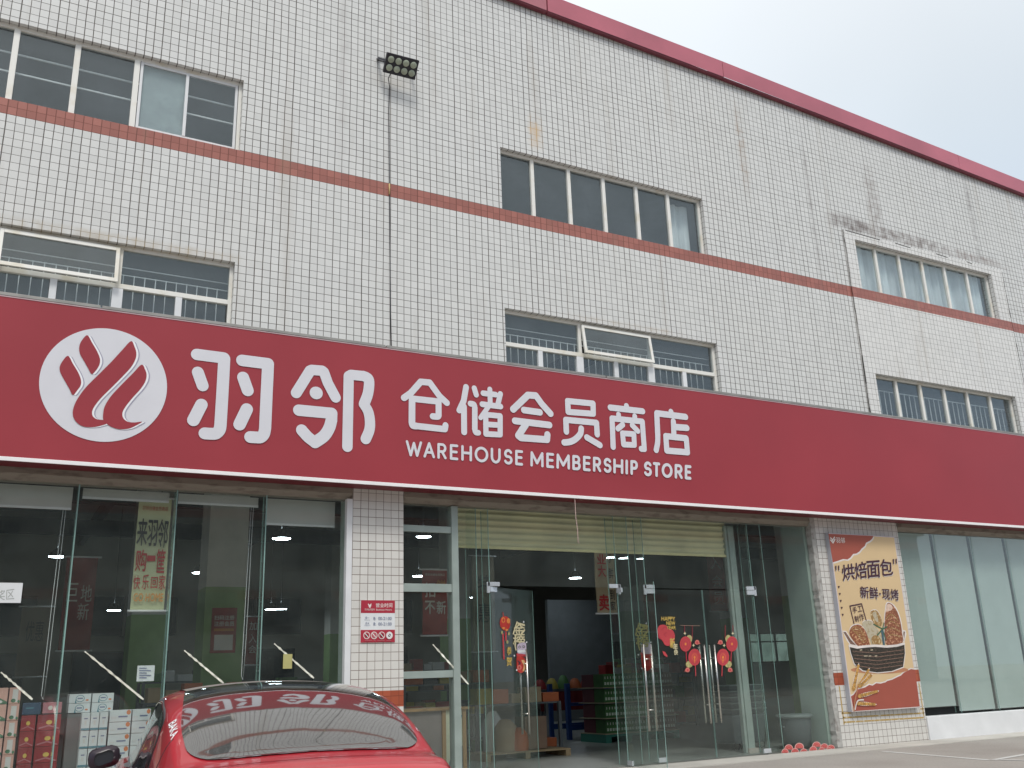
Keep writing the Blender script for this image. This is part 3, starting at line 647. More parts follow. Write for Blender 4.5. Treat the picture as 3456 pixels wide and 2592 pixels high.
# ================================================================== SHOP SIGN
SY = -.45; SB, ST = 4.14, 6.28
sg = thing('shop_sign', 'long red shop sign with white leaf emblem and lettering above the glass front', 'sign', (10, SY, SB))
mb = MB()
# vinyl stretched over a frame: very slight slack
nx = 120; vs = []
for i in range(nx+1):
    x = -7+(36-(-7))*i/nx
    for j in range(9):
        z = SB+.035+(ST-SB-.06)*j/8
        y = SY+.004*math.sin(x*2.1+j)*(.5 if j not in (0, 8) else 0)+(.012*math.exp(-((x-9.5)/1.2)**2)*(1 if j == 1 else 0))
        vs.append((x, y, z))
mb.add(vs, [(i*9+j, (i+1)*9+j, (i+1)*9+j+1, i*9+j+1) for i in range(nx) for j in range(8)], M_SIGN, True)
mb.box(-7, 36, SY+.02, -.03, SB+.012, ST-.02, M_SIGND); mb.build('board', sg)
mb = MB(); mb.box(-7, 36, SY-.012, SY+.004, SB-.008, SB+.042, M_TRIM); mb.build('white_trim', sg, .004)
mb = MB(); x = -7
while x < 36: mb.box(x, min(36, x+3.98), SY-.012, -.001, ST-.03, ST+.012, M_GREYM); x += 4
mb.build('top_cap', sg, .003)
mb = MB(); mb.box(-7, 36, SY-.006, SY+.003, ST-.048, ST-.032, pm('pink_edge', (.55, .40, .42), .4)); mb.build('edge_strip', sg)
SF = planeY(SY-.0075)
C1 = (80, 1050, 3.318); C2 = (600, 1130, 3.0722); C3 = (1320, 1250, 3.686); C4 = (1820, 1300, 3.8138)
# round emblem
a = Art(SF, (0, -1, 0), C1, base=.001)
L = a.P((166, 830)); Rr = a.P((1608, 830)); T_ = a.P((888, 188)); Bm = a.P((900, 1465)); cc = Vector(((L.x+Rr.x)/2, SY-.0075, (T_.z+Bm.z)/2)); rx = (Rr.x-L.x)/2; rz = (T_.z-Bm.z)/2
mb = MB(); n_ = 96; rim = [(cc.x+rx*math.cos(2*math.pi*k/n_), cc.z+rz*math.sin(2*math.pi*k/n_)) for k in range(n_)]
mb.add([(x, cc.y, z) for x, z in rim]+[(x, cc.y+.010, z) for x, z in rim], [list(range(n_))]+[(k, n_+k, n_+(k+1) % n_, (k+1) % n_) for k in range(n_)], M_SW)
em = mb.build('emblem', sg)
Lf = [[(712, 272), (650, 330), (622, 400), (630, 480), (680, 570), (720, 640), (762, 706), (820, 650), (850, 590), (852, 530), (820, 450), (765, 355)],
      [(497, 503), (435, 560), (402, 630), (415, 700), (470, 800), (510, 870), (550, 940), (605, 880), (638, 830), (640, 770), (610, 690), (550, 590)],
      [(1200, 338), (1100, 440), (980, 570), (850, 700), (700, 850), (610, 970), (565, 1060), (548, 1140), (565, 1210), (620, 1270), (690, 1298), (780, 1300), (860, 1285), (932, 1258), (905, 1225), (860, 1218), (815, 1210), (775, 1180), (765, 1130), (790, 1070), (860, 980), (960, 880), (1100, 740), (1200, 630), (1250, 540), (1260, 470), (1240, 400)],
      [(1318, 602), (1220, 700), (1100, 820), (980, 950), (910, 1060), (890, 1140), (892, 1220), (945, 1275), (1000, 1305), (1080, 1325), (1180, 1315), (1260, 1280), (1325, 1240), (1240, 1248), (1165, 1240), (1115, 1200), (1105, 1140), (1140, 1070), (1220, 970), (1310, 870), (1360, 790), (1375, 720), (1360, 660)]]
def softc(pts, n=6):
    """closed smooth curve that keeps its tip at index 0"""
    o = catmull(pts, True, n); return o
for lf in Lf: a.poly([(x+38, y+8) for x, y in softc(lf)], M_SSH)
for lf in Lf: a.poly([(x+24, y+5) for x, y in softc(lf)], M_SHL)
for lf in Lf: a.poly(softc(lf), M_SIGN)
a.build('leaf_print', em)
def glyph(name, crop, strokes):
    g_ = Art(SF, (0, -1, 0), crop, step=.0003, base=.001)
    for s_ in strokes:
        pts, hw = s_[0], s_[1]; cl = len(s_) > 2 and s_[2]
        g_.stroke(pts, hw, M_SW, cl)
    return g_.build(name, sg)
cu = lambda *p, n=5: catmull(list(p), False, n)
glyph('character', C2, [([(200, 204), (478, 240), (482, 246), (463, 600), (443, 930)], 64), (cu((443, 930), (432, 985), (395, 1022), (345, 1026), (280, 1022)), 64), ([(208, 388), (258, 528)], 62), ([(245, 724), (162, 886)], 65),
    ([(668, 266), (936, 300), (920, 640), (905, 970)], 63), (cu((905, 970), (893, 1025), (860, 1062), (815, 1064), (752, 1060)), 62), ([(677, 442), (725, 578)], 62), ([(715, 772), (640, 930)], 64)])
glyph('character', C2, [([(1228, 603), (1372, 372), (1392, 364), (1498, 372), (1515, 385), (1556, 500), (1636, 650)], 56), ([(1433, 603), (1437, 603)], 66), ([(1255, 782), (1597, 814), (1594, 880)], 60),
    (cu((1594, 880), (1570, 965), (1515, 1050), (1422, 1115)), 60), (cu((1422, 1115), (1350, 1060), (1285, 988)), 59),
    ([(1758, 1160), (1772, 430), (1800, 415), (1925, 428)], 54), (cu((1925, 428), (1975, 455), (1983, 520), (1968, 620), (1930, 720)), 54), (cu((1930, 720), (1975, 800), (1992, 900), (1985, 990), (1948, 1080)), 53)])
glyph('character', C3, [([(160, 342), (245, 282), (368, 142), (480, 152), (600, 318), (692, 404)], 39), ([(262, 352), (590, 388), (590, 560)], 38), (cu((590, 560), (578, 575), (518, 572)), 37), ([(260, 365), (258, 650)], 41), (cu((258, 650), (270, 685), (310, 692)), 41), ([(310, 692), (668, 732), (676, 684)], 38)])
glyph('character', C3, [([(932, 208), (902, 380), (848, 497)], 35), ([(905, 450), (908, 768)], 36), ([(1034, 222), (1058, 304)], 32), (cu((986, 414), (1028, 425), (1040, 465)), 34), ([(1040, 465), (1040, 735)], 34), (cu((1040, 735), (1052, 772), (1085, 776)), 32),
    ([(1227, 236), (1232, 430)], 30), ([(1144, 285), (1300, 302)], 32), ([(1132, 422), (1360, 450)], 33), ([(1358, 293), (1325, 430)], 31), ([(1218, 440), (1112, 590)], 28),
    ([(1175, 552), (1355, 568), (1355, 800), (1178, 792)], 32, True), ([(1175, 672), (1350, 682)], 32)])
glyph('character', C3, [([(1518, 484), (1702, 308), (1800, 314), (1872, 415), (1982, 538)], 39), ([(1652, 494), (1850, 522)], 37), ([(1540, 628), (1968, 680)], 38), ([(1675, 672), (1582, 812)], 40), ([(1582, 812), (1612, 838), (1938, 862), (1944, 800)], 39)])
glyph('character', C4, [([(365, 204), (692, 236), (694, 368), (372, 344)], 34, True), ([(348, 598), (342, 446), (736, 484), (745, 634)], 35), (cu((540, 558), (528, 625), (470, 690), (400, 728), (320, 738)), 35), ([(612, 672), (780, 772)], 35)])
glyph('character', C4, [([(1122, 268), (1122, 310)], 32), ([(914, 288), (1330, 336)], 34), ([(1020, 378), (1022, 430)], 30), ([(1228, 400), (1228, 450)], 30), ([(950, 795), (936, 428), (1325, 468), (1350, 812)], 33), ([(1350, 822), (1312, 820)], 32), ([(1072, 510), (1010, 560)], 31), ([(1196, 518), (1266, 590)], 31), ([(1070, 620), (1216, 630), (1222, 770), (1084, 764)], 31, True)])
glyph('character', C4, [([(1695, 342), (1698, 370)], 31), ([(1514, 362), (1882, 408)], 34), ([(1512, 364), (1524, 640)], 33), (cu((1524, 640), (1522, 740), (1504, 835)), 32), ([(1725, 466), (1732, 650)], 32), ([(1742, 538), (1898, 550)], 34), ([(1628, 656), (1890, 684), (1906, 864), (1640, 842)], 33, True)])
arc = lambda cx, cy, rx_, ry_, a0, a1, n=10: [(cx+rx_*math.cos(R(a0+(a1-a0)*k/n)), cy+ry_*math.sin(R(a0+(a1-a0)*k/n))) for k in range(n+1)]
LET = {'W': [[(0, 0), (.27, 1), (.5, .08), (.73, 1), (1, 0)]], 'A': [[(0, 1), (.5, 0), (1, 1)], [(.17, .68), (.83, .68)]],
 'R': [[(0, 1), (0, 0), (.5, 0)]+arc(.55, .27, .42, .27, -90, 90)+[(0, .54)], [(.5, .54), (1, 1)]], 'E': [[(1, 0), (0, 0), (0, 1), (1, 1)], [(0, .48), (.9, .48)]],
 'H': [[(0, 0), (0, 1)], [(1, 0), (1, 1)], [(0, .48), (1, .48)]], 'O': [arc(.5, .5, .5, .5, 0, 360, 28)], 'U': [[(0, 0), (0, .6)]+arc(.5, .6, .5, .4, 180, 0)+[(1, 0)]],
 'S': [arc(.5, .26, .45, .26, -25, -180, 8)+arc(.5, .26, .45, .26, 180, 120, 4)+[(.5, .48)]+arc(.5, .74, .48, .26, -70, 155, 14)], 'M': [[(0, 1), (0.02, 0), (.5, .8), (.98, 0), (1, 1)]],
 'B': [[(0, .5), (0, 0), (.5, 0)]+arc(.55, .245, .37, .245, -90, 90)+[(0, .49)], [(0, .49), (.55, .49)]+arc(.58, .745, .42, .255, -90, 90)+[(0, 1), (0, .49)]],
 'I': [[(.5, 0), (.5, 1)]], 'P': [[(0, 1), (0, 0), (.5, 0)]+arc(.55, .28, .42, .28, -90, 90)+[(0, .56)]], 'T': [[(0, 0), (1, 0)], [(.5, 0), (.5, 1)]]}
c3x = lambda v: 1320+v/3.686
c4x = lambda v: 1820+v/3.8138
LT = [('W', c3x(182), c3x(385)), ('A', c3x(402), c3x(545)), ('R', c3x(575), c3x(690)), ('E', c3x(730), c3x(835)), ('H', c3x(872), c3x(1005)), ('O', c3x(1038), c3x(1208)), ('U', c3x(1238), c3x(1362)), ('S', c3x(1400), c3x(1512)), ('E', c3x(1542), c3x(1640)),
 ('M', c3x(1732), c3x(1897)), ('E', c4x(90), c4x(190)), ('M', c4x(220), c4x(394)), ('B', c4x(425), c4x(532)), ('E', c4x(562), c4x(660)), ('R', c4x(690), c4x(796)), ('S', c4x(825), c4x(930)), ('H', c4x(952), c4x(1080)), ('I', c4x(1098), c4x(1150)), ('P', c4x(1172), c4x(1270)),
 ('S', c4x(1345), c4x(1450)), ('T', c4x(1462), c4x(1556)), ('O', c4x(1575), c4x(1715)), ('R', c4x(1742), c4x(1845)), ('E', c4x(1872), c4x(1957))]
HWL = 4.1
for i_, (ch, xa, xb) in enumerate(LT):
    if i_ in (0, 9, 19): g_ = Art(SF, (0, -1, 0), (0, 0, 1), step=.00015, base=.001)
    xa += HWL; xb -= HWL
    for st in LET[ch]:
        pts = []
        for u, v in st:
            x = xa+(xb-xa)*u; top = 1485.5+(x-1370)*.08929; bot = 1540+(x-1384)*.08291; y = top+HWL+(bot-top-2*HWL)*v
            pts.append((x, y))
        g_.stroke(pts, HWL, M_SW, n=6)
    if i_ in (8, 18, 23): g_.build('english_word', sg)

# ================================================================== BREAD POSTER
PY = -.105
po = thing('bakery_poster', 'tall cream and red-brown poster with bread basket on tiled pillar', 'poster', (15.2, PY, 2.2))
CP = (2750, 1780, 2.475)
hp = planeY(PY); q = [hp(CP[0]+x/CP[2], CP[1]+y/CP[2]) for x, y in ((107, 48), (664, 74), (884, 1504), (318, 1545))]
X0, X1 = (q[0].x+q[3].x)/2, (q[1].x+q[2].x)/2; Z1, Z0 = (q[0].z+q[1].z)/2, (q[2].z+q[3].z)/2
mb = MB(); mb.box(X0, X1, PY, -.006, Z0, Z1, pm('poster_case', (.42, .43, .47), .4)); mb.build('case', po, .006)
hpp = planeY(PY-.0012)
M_PBRD = pm('poster_border', (.66, .58, .60), .5)
a = Art(hpp, (0, -1, 0), (0, 0, 1))
def XZ(x, z): return a.hit, x, z
class WArt(Art):
    """same plane, but coordinates are metres"""
    def P(s, p): return Vector((p[0], PY-.0012, p[1]))
b0 = WArt(hpp, (0, -1, 0)); b0.rect(X0+.004, Z0+.004, X1-.004, Z1-.004, M_PBRD); b0.rect(X0+.022, Z0+.022, X1-.022, Z1-.022, M_POSTY); b0.build('sheet', po)
a = Art(hpp, (0, -1, 0), CP, base=.0015, step=.0005)
M_TORN = pm('torn_white', (.74, .68, .64), .6)
tear1 = [(152, 296), (190, 285), (215, 276), (240, 268), (275, 272), (300, 255), (322, 226), (350, 222), (375, 205), (392, 182), (420, 158), (430, 132), (462, 116), (480, 100), (492, 78)]
a.poly([(112, 53)]+[(486, 72)]+[(x+4, y+8) for x, y in reversed(tear1)], M_TORN)
a.poly([(112, 53)]+[(482, 71)]+[(x-3, y-4) for x, y in reversed(tear1)], M_POSTR)
tear2 = [(420, 1332), (450, 1312), (480, 1318), (510, 1298), (545, 1302), (590, 1290), (600, 1280), (640, 1270), (665, 1258), (690, 1245), (715, 1235), (740, 1210), (780, 1190), (800, 1180), (834, 1186)]
base2 = [(298, 1408), (320, 1395), (350, 1352)]+tear2
a.build('red_corner', po); a = Art(hpp, (0, -1, 0), CP, base=.0015, step=.0005)
a.poly([(x, y-7) for x, y in base2]+[(879, 1500), (322, 1540)], M_TORN)
a.poly([(x+3, y+3) for x, y in base2]+[(876, 1496), (326, 1535)], M_POSTR)
a.build('red_corner', po)
a = Art(hpp, (0, -1, 0), CP, base=.003, step=.0001)
M_TAN = pm('poster_tan', (.50, .22, .11), .6)
a.ell(540, 1190, 240, 32, M_TAN)
for pts, m in (([(228, 862), (262, 866), (300, 925), (350, 985), (380, 1000), (300, 990), (268, 950)], M_TORN), ([(236, 872), (258, 874), (300, 938), (345, 985), (296, 975)], pm('basket_rim', (.20, .12, .09), .8, var=.3, vscale=30)),
               ([(735, 855), (758, 862), (764, 890), (748, 960), (726, 950)], M_TORN), ([(740, 868), (752, 872), (744, 950), (730, 940)], MATS['basket_rim'])): a.poly(pts, m)
M_BR1 = pm('crust_red_brown', (.42, .13, .06), .7, var=.4, vscale=24, dirt=(.70, .40, .20)); M_BR2 = pm('crust_gold', (.52, .30, .10), .7, var=.4, vscale=18, dirt=(.72, .58, .34)); M_BR3 = pm('crust_pale', (.60, .53, .38), .7, var=.2, vscale=16, dirt=(.32, .22, .1))
M_BR4 = pm('crust_rosy', (.40, .14, .07), .7, var=.4, vscale=20, dirt=(.62, .33, .20))
big = [(600, 640), (625, 632), (655, 655), (690, 710), (715, 790), (728, 880), (732, 960), (650, 990), (590, 970), (580, 880), (582, 780), (590, 700)]
a.poly([(x+(6 if x > 640 else -6), y-8) for x, y in big], M_TORN, 3); a.poly(big, M_BR4, 3)
a.poly([(600, 645), (625, 640), (648, 662), (640, 690), (610, 700), (592, 700)], pm('crust_tip', (.66, .48, .38), .7, var=.2, vscale=12), 3)
for k in range(9): a.stroke(cu((590+2*k, 740+26*k), (640, 700+28*k), (690+4*k, 760+22*k)), 2.6, M_BR2 if k % 2 else M_BR1, n=4)
wh = [(395, 800), (430, 778), (475, 785), (500, 830), (500, 900), (460, 930), (410, 880)]
a.poly([(x, y-6) for x, y in wh], M_TORN, 3); a.poly(wh, M_BR3, 3)
sm_ = [(462, 710), (485, 692), (515, 695), (545, 740), (562, 800), (540, 830), (500, 815), (475, 770)]
a.poly([(x*1.0, y-6) for x, y in sm_], M_TORN, 3); a.poly(sm_, M_BR2, 3)
a.poly([(480, 720), (500, 705), (515, 725), (530, 790), (505, 780)], M_BR3, 3)
fr_ = [(455, 870), (480, 830), (515, 838), (545, 890), (560, 950), (520, 985), (475, 980), (458, 930)]
a.poly(fr_, M_BR3, 3); a.poly([(470, 930), (500, 900), (540, 920), (550, 970), (490, 985)], M_BR2, 3)
lf_ = [(292, 850), (320, 820), (365, 812), (400, 835), (430, 880), (450, 950), (450, 990), (360, 990), (310, 930), (288, 890)]
a.poly([(x-2, y-8) for x, y in lf_], M_TORN, 3); a.poly(lf_, M_BR1, 3)
for k in range(7): a.stroke(cu((300+10*k, 850+8*k), (340+10*k, 830+22*k), (395+6*k, 860+14*k)), 2.4, M_BR2, n=4)
M_LEAF = pm('leaf_dark_green', (.05, .12, .06), .6)
for (x, y) in ((490, 810), (600, 830), (520, 900), (590, 940), (575, 800), (545, 870)): a.stroke([(565, 850), (x, y)], 4, M_LEAF, n=5)
a.stroke([(560, 870), (575, 980)], 9, pm('ribbon_blue', (.06, .12, .14), .5), n=5)
bk = [(285, 985), (350, 1000), (430, 990), (500, 985), (600, 992), (680, 985), (745, 968), (750, 1050), (735, 1165), (640, 1200), (520, 1212), (400, 1195), (330, 1140), (300, 1050)]
a.poly([(x+(5 if x > 500 else -5), y+7) for x, y in bk], M_TORN)
M_BSK = pm('basket_wicker', (.055, .045, .032), .8, var=.5, vscale=8, stretch=(2, 1, 14), dirt=(.13, .10, .075)); a.poly(bk, M_BSK)
a.stroke([(285, 988), (350, 1003), (430, 993), (500, 988), (600, 995), (680, 988), (745, 970)], 7, M_TORN, n=4)
for k in range(5): a.stroke([(315+6*k, 1035+30*k), (520, 1050+32*k), (738-2*k, 1022+32*k)], 2.2, MATS['basket_rim'], n=4)
for x in (375, 420, 465, 410, 450, 500): a.stroke([(x, 1025 if x % 2 else 1075), (x+16, 1023 if x % 2 else 1073)], 3, pm('basket_glint', (.45, .38, .27), .6), n=4)
# wheat ears
M_WH = pm('wheat_gold', (.50, .27, .07), .7, var=.4, vscale=30); 
for (x0, y0, x1, y1) in ((318, 1360, 362, 1148), (362, 1330, 448, 1185), (368, 1330, 470, 1230), (358, 1412, 520, 1368), (345, 1470, 500, 1478)):
    d = math.hypot(x1-x0, y1-y0); ux, uy = (x1-x0)/d, (y1-y0)/d; n_ = int(d/15)
    a.poly([(x0+ux*d*t_+sg__*(-uy)*w__, y0+uy*d*t_+sg__*ux*w__) for sg__, seq in ((1, ((0, 7), (.15, 15), (.45, 17), (.8, 11), (1.04, 4))), (-1, ((1.04, 4), (.8, 11), (.45, 17), (.15, 15), (0, 7)))) for t_, w__ in seq], M_TORN, 3)
    for k in range(n_):
        t = k/n_; cx, cy = x0+(x1-x0)*t, y0+(y1-y0)*t; w_ = 11*(1-.6*t)
        for s_ in (-1, 1): a.stroke([(cx-uy*2*s_, cy+ux*2*s_), (cx-uy*w_*s_+ux*12, cy+ux*w_*s_+uy*12)], 5, M_WH, n=4)
a.stroke(cu((322, 1532), (328, 1450), (345, 1370), (352, 1330)), 4, M_TAN, n=4); a.stroke(cu((330, 1520), (350, 1450), (400, 1440)), 4, M_TORN, n=4)
a.build('bread_picture', po)
a = Art(hpp, (0, -1, 0), CP, base=.005, step=.0005)
for dx, dy, m in ((4, 6, M_TORN), (0, 0, M_INK)):
    a.text('烘', [(218+dx, 318+dy), (322+dx, 300+dy), (332+dx, 432+dy), (232+dx, 448+dy)], m, .02)
    a.text('焙', [(322+dx, 300+dy), (425+dx, 282+dy), (435+dx, 420+dy), (338+dx, 436+dy)], m, .02)
    a.text('面', [(428+dx, 284+dy), (535+dx, 276+dy), (545+dx, 415+dy), (438+dx, 425+dy)], m, .02)
    a.text('包', [(540+dx, 262+dy), (640+dx, 278+dy), (650+dx, 395+dy), (545+dx, 408+dy)], m, .02)
    a.text('新鲜', [(372+dx, 492+dy), (520+dx, 500+dy), (528+dx, 600+dy), (378+dx, 588+dy)], m, .02); a.text('现烤', [(556+dx, 510+dy), (690+dx, 518+dy), (698+dx, 612+dy), (562+dx, 600+dy)], m, .02)
    a.ell(540+dx, 555+dy, 8, 8, m, 12)
    for (x, y) in ((165, 322), (188, 320), (645, 266), (668, 264)): a.poly([(x+dx, y+dy), (x+12+dx, y-2+dy), (x+12+dx, y+38+dy), (x+4+dx, y+40+dy)], m)
a.build('lettering', po)
a = Art(hpp, (0, -1, 0), CP, base=.005, step=.0005)
for k in range(5): x, y = 199+8*k, 498+58*k; a.poly([(x-9, y-8), (x+9, y-8), (x+1, y+12), (x-2, y+12)], M_INK)
for p in ([(290, 657), (388, 638)], [(290, 657), (325, 805)], [(388, 638), (426, 775)]): a.stroke(p, 3.5, M_INK, n=4)
a.text('手', [(308, 668), (345, 662), (352, 712), (316, 718)], M_INK, .01); a.text('作', [(362, 725), (400, 718), (410, 775), (372, 782)], M_INK, .01); a.text('工', [(352, 660), (388, 654), (394, 700), (358, 706)], M_INK, .01); a.text('制', [(325, 740), (358, 735), (366, 785), (333, 792)], M_INK, .01)
a.build('stamp', po)
a = Art(hpp, (0, -1, 0), CP, base=.005, step=.0005)
a.text('羽邻', [(172, 82), (246, 86), (252, 132), (178, 128)], M_TORN, .015)
for p in ([(130, 88), (146, 104)], [(128, 106), (142, 118)], [(162, 82), (140, 118), (150, 130)], [(166, 100), (150, 128)]): a.stroke(p, 4, M_TORN, n=4)
a.build('brand_mark', po)

# ================================================================== OPENING HOURS SIGN
HY = -.016; CH = (1150, 1950, 5.528); hh = planeY(HY); q = [hh(CH[0]+x/CH[2], CH[1]+y/CH[2]) for x, y in ((375, 415), (1010, 425), (1010, 1205), (372, 1205))]
hs = thing('opening_hours_sign', 'small red and white opening hours sign on narrow tiled pillar', 'sign', (5.06, HY, 2.24))
x0, x1, z1, z0 = (q[0].x+q[3].x)/2, (q[1].x+q[2].x)/2, (q[0].z+q[1].z)/2, (q[2].z+q[3].z)/2
mb = MB(); mb.box(x0, x1, HY, -.0035, z0, z1, M_WHITE); mb.build('plate', hs)
def lerp(a_, b_, t): return a_+(b_-a_)*t
mb = MB(); M_HR = pm('hours_red', (.40, .022, .045), .45)
mb.box(x0, x1, HY-.002, HY-.0003, lerp(z0, z1, .695), z1, M_HR); mb.box(x0, x1, HY-.002, HY-.0003, z0, lerp(z0, z1, .295), M_HR); mb.build('red_band', hs)
a = Art(planeY(HY-.002), (0, -1, 0), CH, base=.0005, step=.0003); M_GRYI = pm('grey_ink', (.16, .19, .30), .6)
a.text('营业时间', [(655, 478), (962, 470), (962, 555), (655, 552)], M_TORN, .01); a.text('Business Hours', [(662, 578), (950, 578), (950, 612), (662, 612)], M_TORN, 0)
a.text('羽邻会员超市', [(445, 572), (635, 572), (635, 612), (445, 612)], M_TORN, 0)
for p in ([(515, 492), (535, 520)], [(565, 490), (540, 520)], [(525, 520), (540, 552)], [(560, 515), (545, 552)]): a.stroke(p, 9, M_TORN, n=5)
for y in (730, 832):
    a.text('8:', [(608, y), (655, y), (655, y+58), (608, y+58)], M_GRYI, .01); a.text('00-21:00', [(700, y), (948, y), (948, y+58), (700, y+58)], M_GRYI, .01)
a.text('周一', [(455, 726), (532, 726), (532, 770), (455, 770)], M_GRYI, 0); a.text('周末', [(455, 828), (532, 828), (532, 872), (455, 872)], M_GRYI, 0)
a.text('Monday', [(440, 778), (545, 778), (545, 798), (440, 798)], M_GRYI, 0); a.text('Weekend', [(440, 878), (545, 878), (545, 898), (440, 898)], M_GRYI, 0)
for i, x in enumerate((482, 620, 762, 905)):
    a.ell(x, 1075, 62, 70, M_TORN); a.ell(x, 1075, 50, 57, pm('pale_pink', (.42, .10, .12), .6) if i == 1 else (M_WHITE if i == 3 else M_HR)); 
    if i != 1: a.ell(x, 1075, 26, 32, M_INKB, 8)
    a.stroke([(x-38, 1030), (x+38, 1118)], 7, M_TORN, n=4)
for (xa, xb) in ((442, 580), (605, 650), (675, 820), (840, 940)): a.stroke([(xa+6, 1175), (xb-6, 1172)], 6, pm('pale_pink', (.42, .10, .12)), n=4)
a.build('print', hs)

# ================================================================== FLOODLIGHT AND CABLES
M_LENS = pm('lamp_lens', (.36, .40, .31), .25, var=.15, vscale=9)
fl = thing('floodlight', 'black eight lens floodlight mounted high on the tiled wall', 'floodlight', (5.45, -.02, 11.6))
fc = onY(1250+870/8.296, 130+780/8.296, -.34); fwd = Vector((-.04, -.74, -.67)).normalized(); rgt = Vector((1, -.04, 0)); rgt = (rgt-fwd*rgt.dot(fwd)).normalized(); upv = rgt.cross(fwd)
if upv.z < 0: upv = -upv
def fp(u, v, w_): return fc+rgt*u+upv*v+fwd*w_
def fbox(mb, u0, u1, v0, v1, w0, w1, m): mb.hexa([fp(u0, v0, w0), fp(u1, v0, w0), fp(u1, v0, w1), fp(u0, v0, w1)], [fp(u0, v1, w0), fp(u1, v1, w0), fp(u1, v1, w1), fp(u0, v1, w1)], m)
mb = MB(); fbox(mb, -.285, .285, -.165, .165, -.07, 0, M_BLK); 
for k in range(9): fbox(mb, -.27+.06*k, -.255+.06*k, -.15, .15, -.13, -.071, M_BLK)
mb.build('housing', fl, .012)
for i in range(4):
    for j in range(2):
        c = fp(-.20+.1333*i, -.068+.136*j, .003); mb = MB(); ring = [c+(rgt*math.cos(t)+upv*math.sin(t))*.056 for t in [2*math.pi*k/24 for k in range(24)]]; dome = [c+fwd*.018+(rgt*math.cos(t)+upv*math.sin(t))*.036 for t in [2*math.pi*k/24 for k in range(24)]]
        mb.add(ring+dome+[c+fwd*.022], [(k, (k+1) % 24, 24+(k+1) % 24, 24+k) for k in range(24)]+[(24+k, 24+(k+1) % 24, 48) for k in range(24)], M_LENS, True); mb.build('lens', fl)
mb = MB(); 
for s_ in (-1, 1): mb.bar(fp(s_*.30, 0, -.03), (fp(s_*.30, 0, -.03).x, -.005, 11.66), .05, .012, M_BLK)
mb.bar((fp(-.30, 0, 0).x, -.012, 11.66), (fp(.30, 0, 0).x, -.012, 11.66), .012, .06, M_BLK); mb.build('bracket', fl)
mb = MB(); p0 = fp(-.13, -.14, -.08); pts = [p0, p0+Vector((-.03, .05, -.10)), (5.20, -.02, 11.15), (5.19, -.012, 10.7), (5.205, -.012, 9.4), (5.22, -.012, 8.2), (5.235, -.012, 7.0), (5.25, -.02, 6.28)]
mb.tube(pts, .008, M_BLK, 8); cbl = solo(mb, 'power_cable', 'thin black cable running down the tiles from the floodlight', 'cable', (5.2, -.012, 9))
mb = MB(); mb.tube([(5.206, -.014, 9.30), (5.207, -.014, 9.10)], .0135, pm('yellow_tape', (.55, .40, .18), .6), 8); mb.build('yellow_tape', cbl)
mb = MB(); p = D(1240, 1068, SY+.01); pts = [p]; 
for k in range(1, 9): pts.append(p+Vector((.006*math.sin(k*1.3)+.004*k, 0, -.095*k)))
pts += [pts[-1]+Vector((.03, 0, -.02))]
mb.tube(pts, .006, pm('pink_string', (.55, .40, .36), .8), 6); solo(mb, 'hanging_string', 'thin pinkish string dangling from the red sign over the shutter', 'string', p)

# ================================================================== STICKERS AND PAPERS ON THE GLASS
M_LR = pm('lantern_red', (.50, .03, .02), .45, var=.15, vscale=12); M_LO = pm('lantern_orange', (.75, .25, .05), .45); M_MR = pm('medallion_red', (.50, .05, .06), .5); M_MR2 = pm('medallion_dark', (.36, .022, .04), .5); M_PK = pm('cloud_coral', (.62, .17, .14), .5)
M_CRM = pm('sticker_cream', (.66, .58, .36), .5, var=.15, vscale=25); M_LIL = pm('sticker_lilac', (.56, .48, .58), .5, var=.2, vscale=25); M_OLV = pm('sticker_olive', (.42, .38, .16), .5, var=.3, vscale=25)
def doorplane(xp, side, ang):
    c = Vector((xp, .10, 0)); n_ = rotz(c+Vector((0, -1, 0)), ang, c)-c; return planePN(c+n_*.0085, n_), n_
def sticker(hit, nrm, crop, name, label, cat, pivot, fn, base=.0004, group=None):
    t = Art(hit, nrm, crop, base=base, step=.00012); fn(t); return solo(t.mb, name, label, cat, t.P(pivot), group)
h1, n1 = doorplane(6.945, 1, A1); CS = (1640, 2050, 5.53)
def lantern(t):
    t.ell(365, 300, 90, 135, M_LR); t.ell(325, 290, 66, 118, M_LR); t.ell(420, 250, 32, 50, M_LO); t.ell(325, 235, 34, 52, M_LO); t.poly([(325, 195), (350, 235), (325, 280), (302, 235)], M_LR)
    for x, y in ((330, 385), (388, 420)): t.ell(x, y, 28, 20, M_LO, 16)
    t.stroke([(330, 170), (315, 100)], 7, M_LR); t.stroke([(318, 500), (335, 950)], 14, M_MR); t.stroke([(372, 470), (372, 600)], 14, M_MR)
    for x, y in ((298, 470), (428, 490), (398, 645)): t.ell(x, y, 18, 34, M_OLV, 14)
sticker(h1, n1, CS, 'lantern_sticker', 'red paper lantern sticker on the ajar left door', 'sticker', (340, 400), lantern)
def twoch(t): t.text('恭', [(395, 735), (475, 735), (475, 890), (395, 890)], M_GOLD, .03); t.text('贺', [(385, 930), (480, 930), (480, 1090), (385, 1090)], M_GOLD, .03)
sticker(h1, n1, CS, 'greeting_sticker', 'small golden two character greeting beside the lantern sticker', 'sticker', (435, 900), twoch)
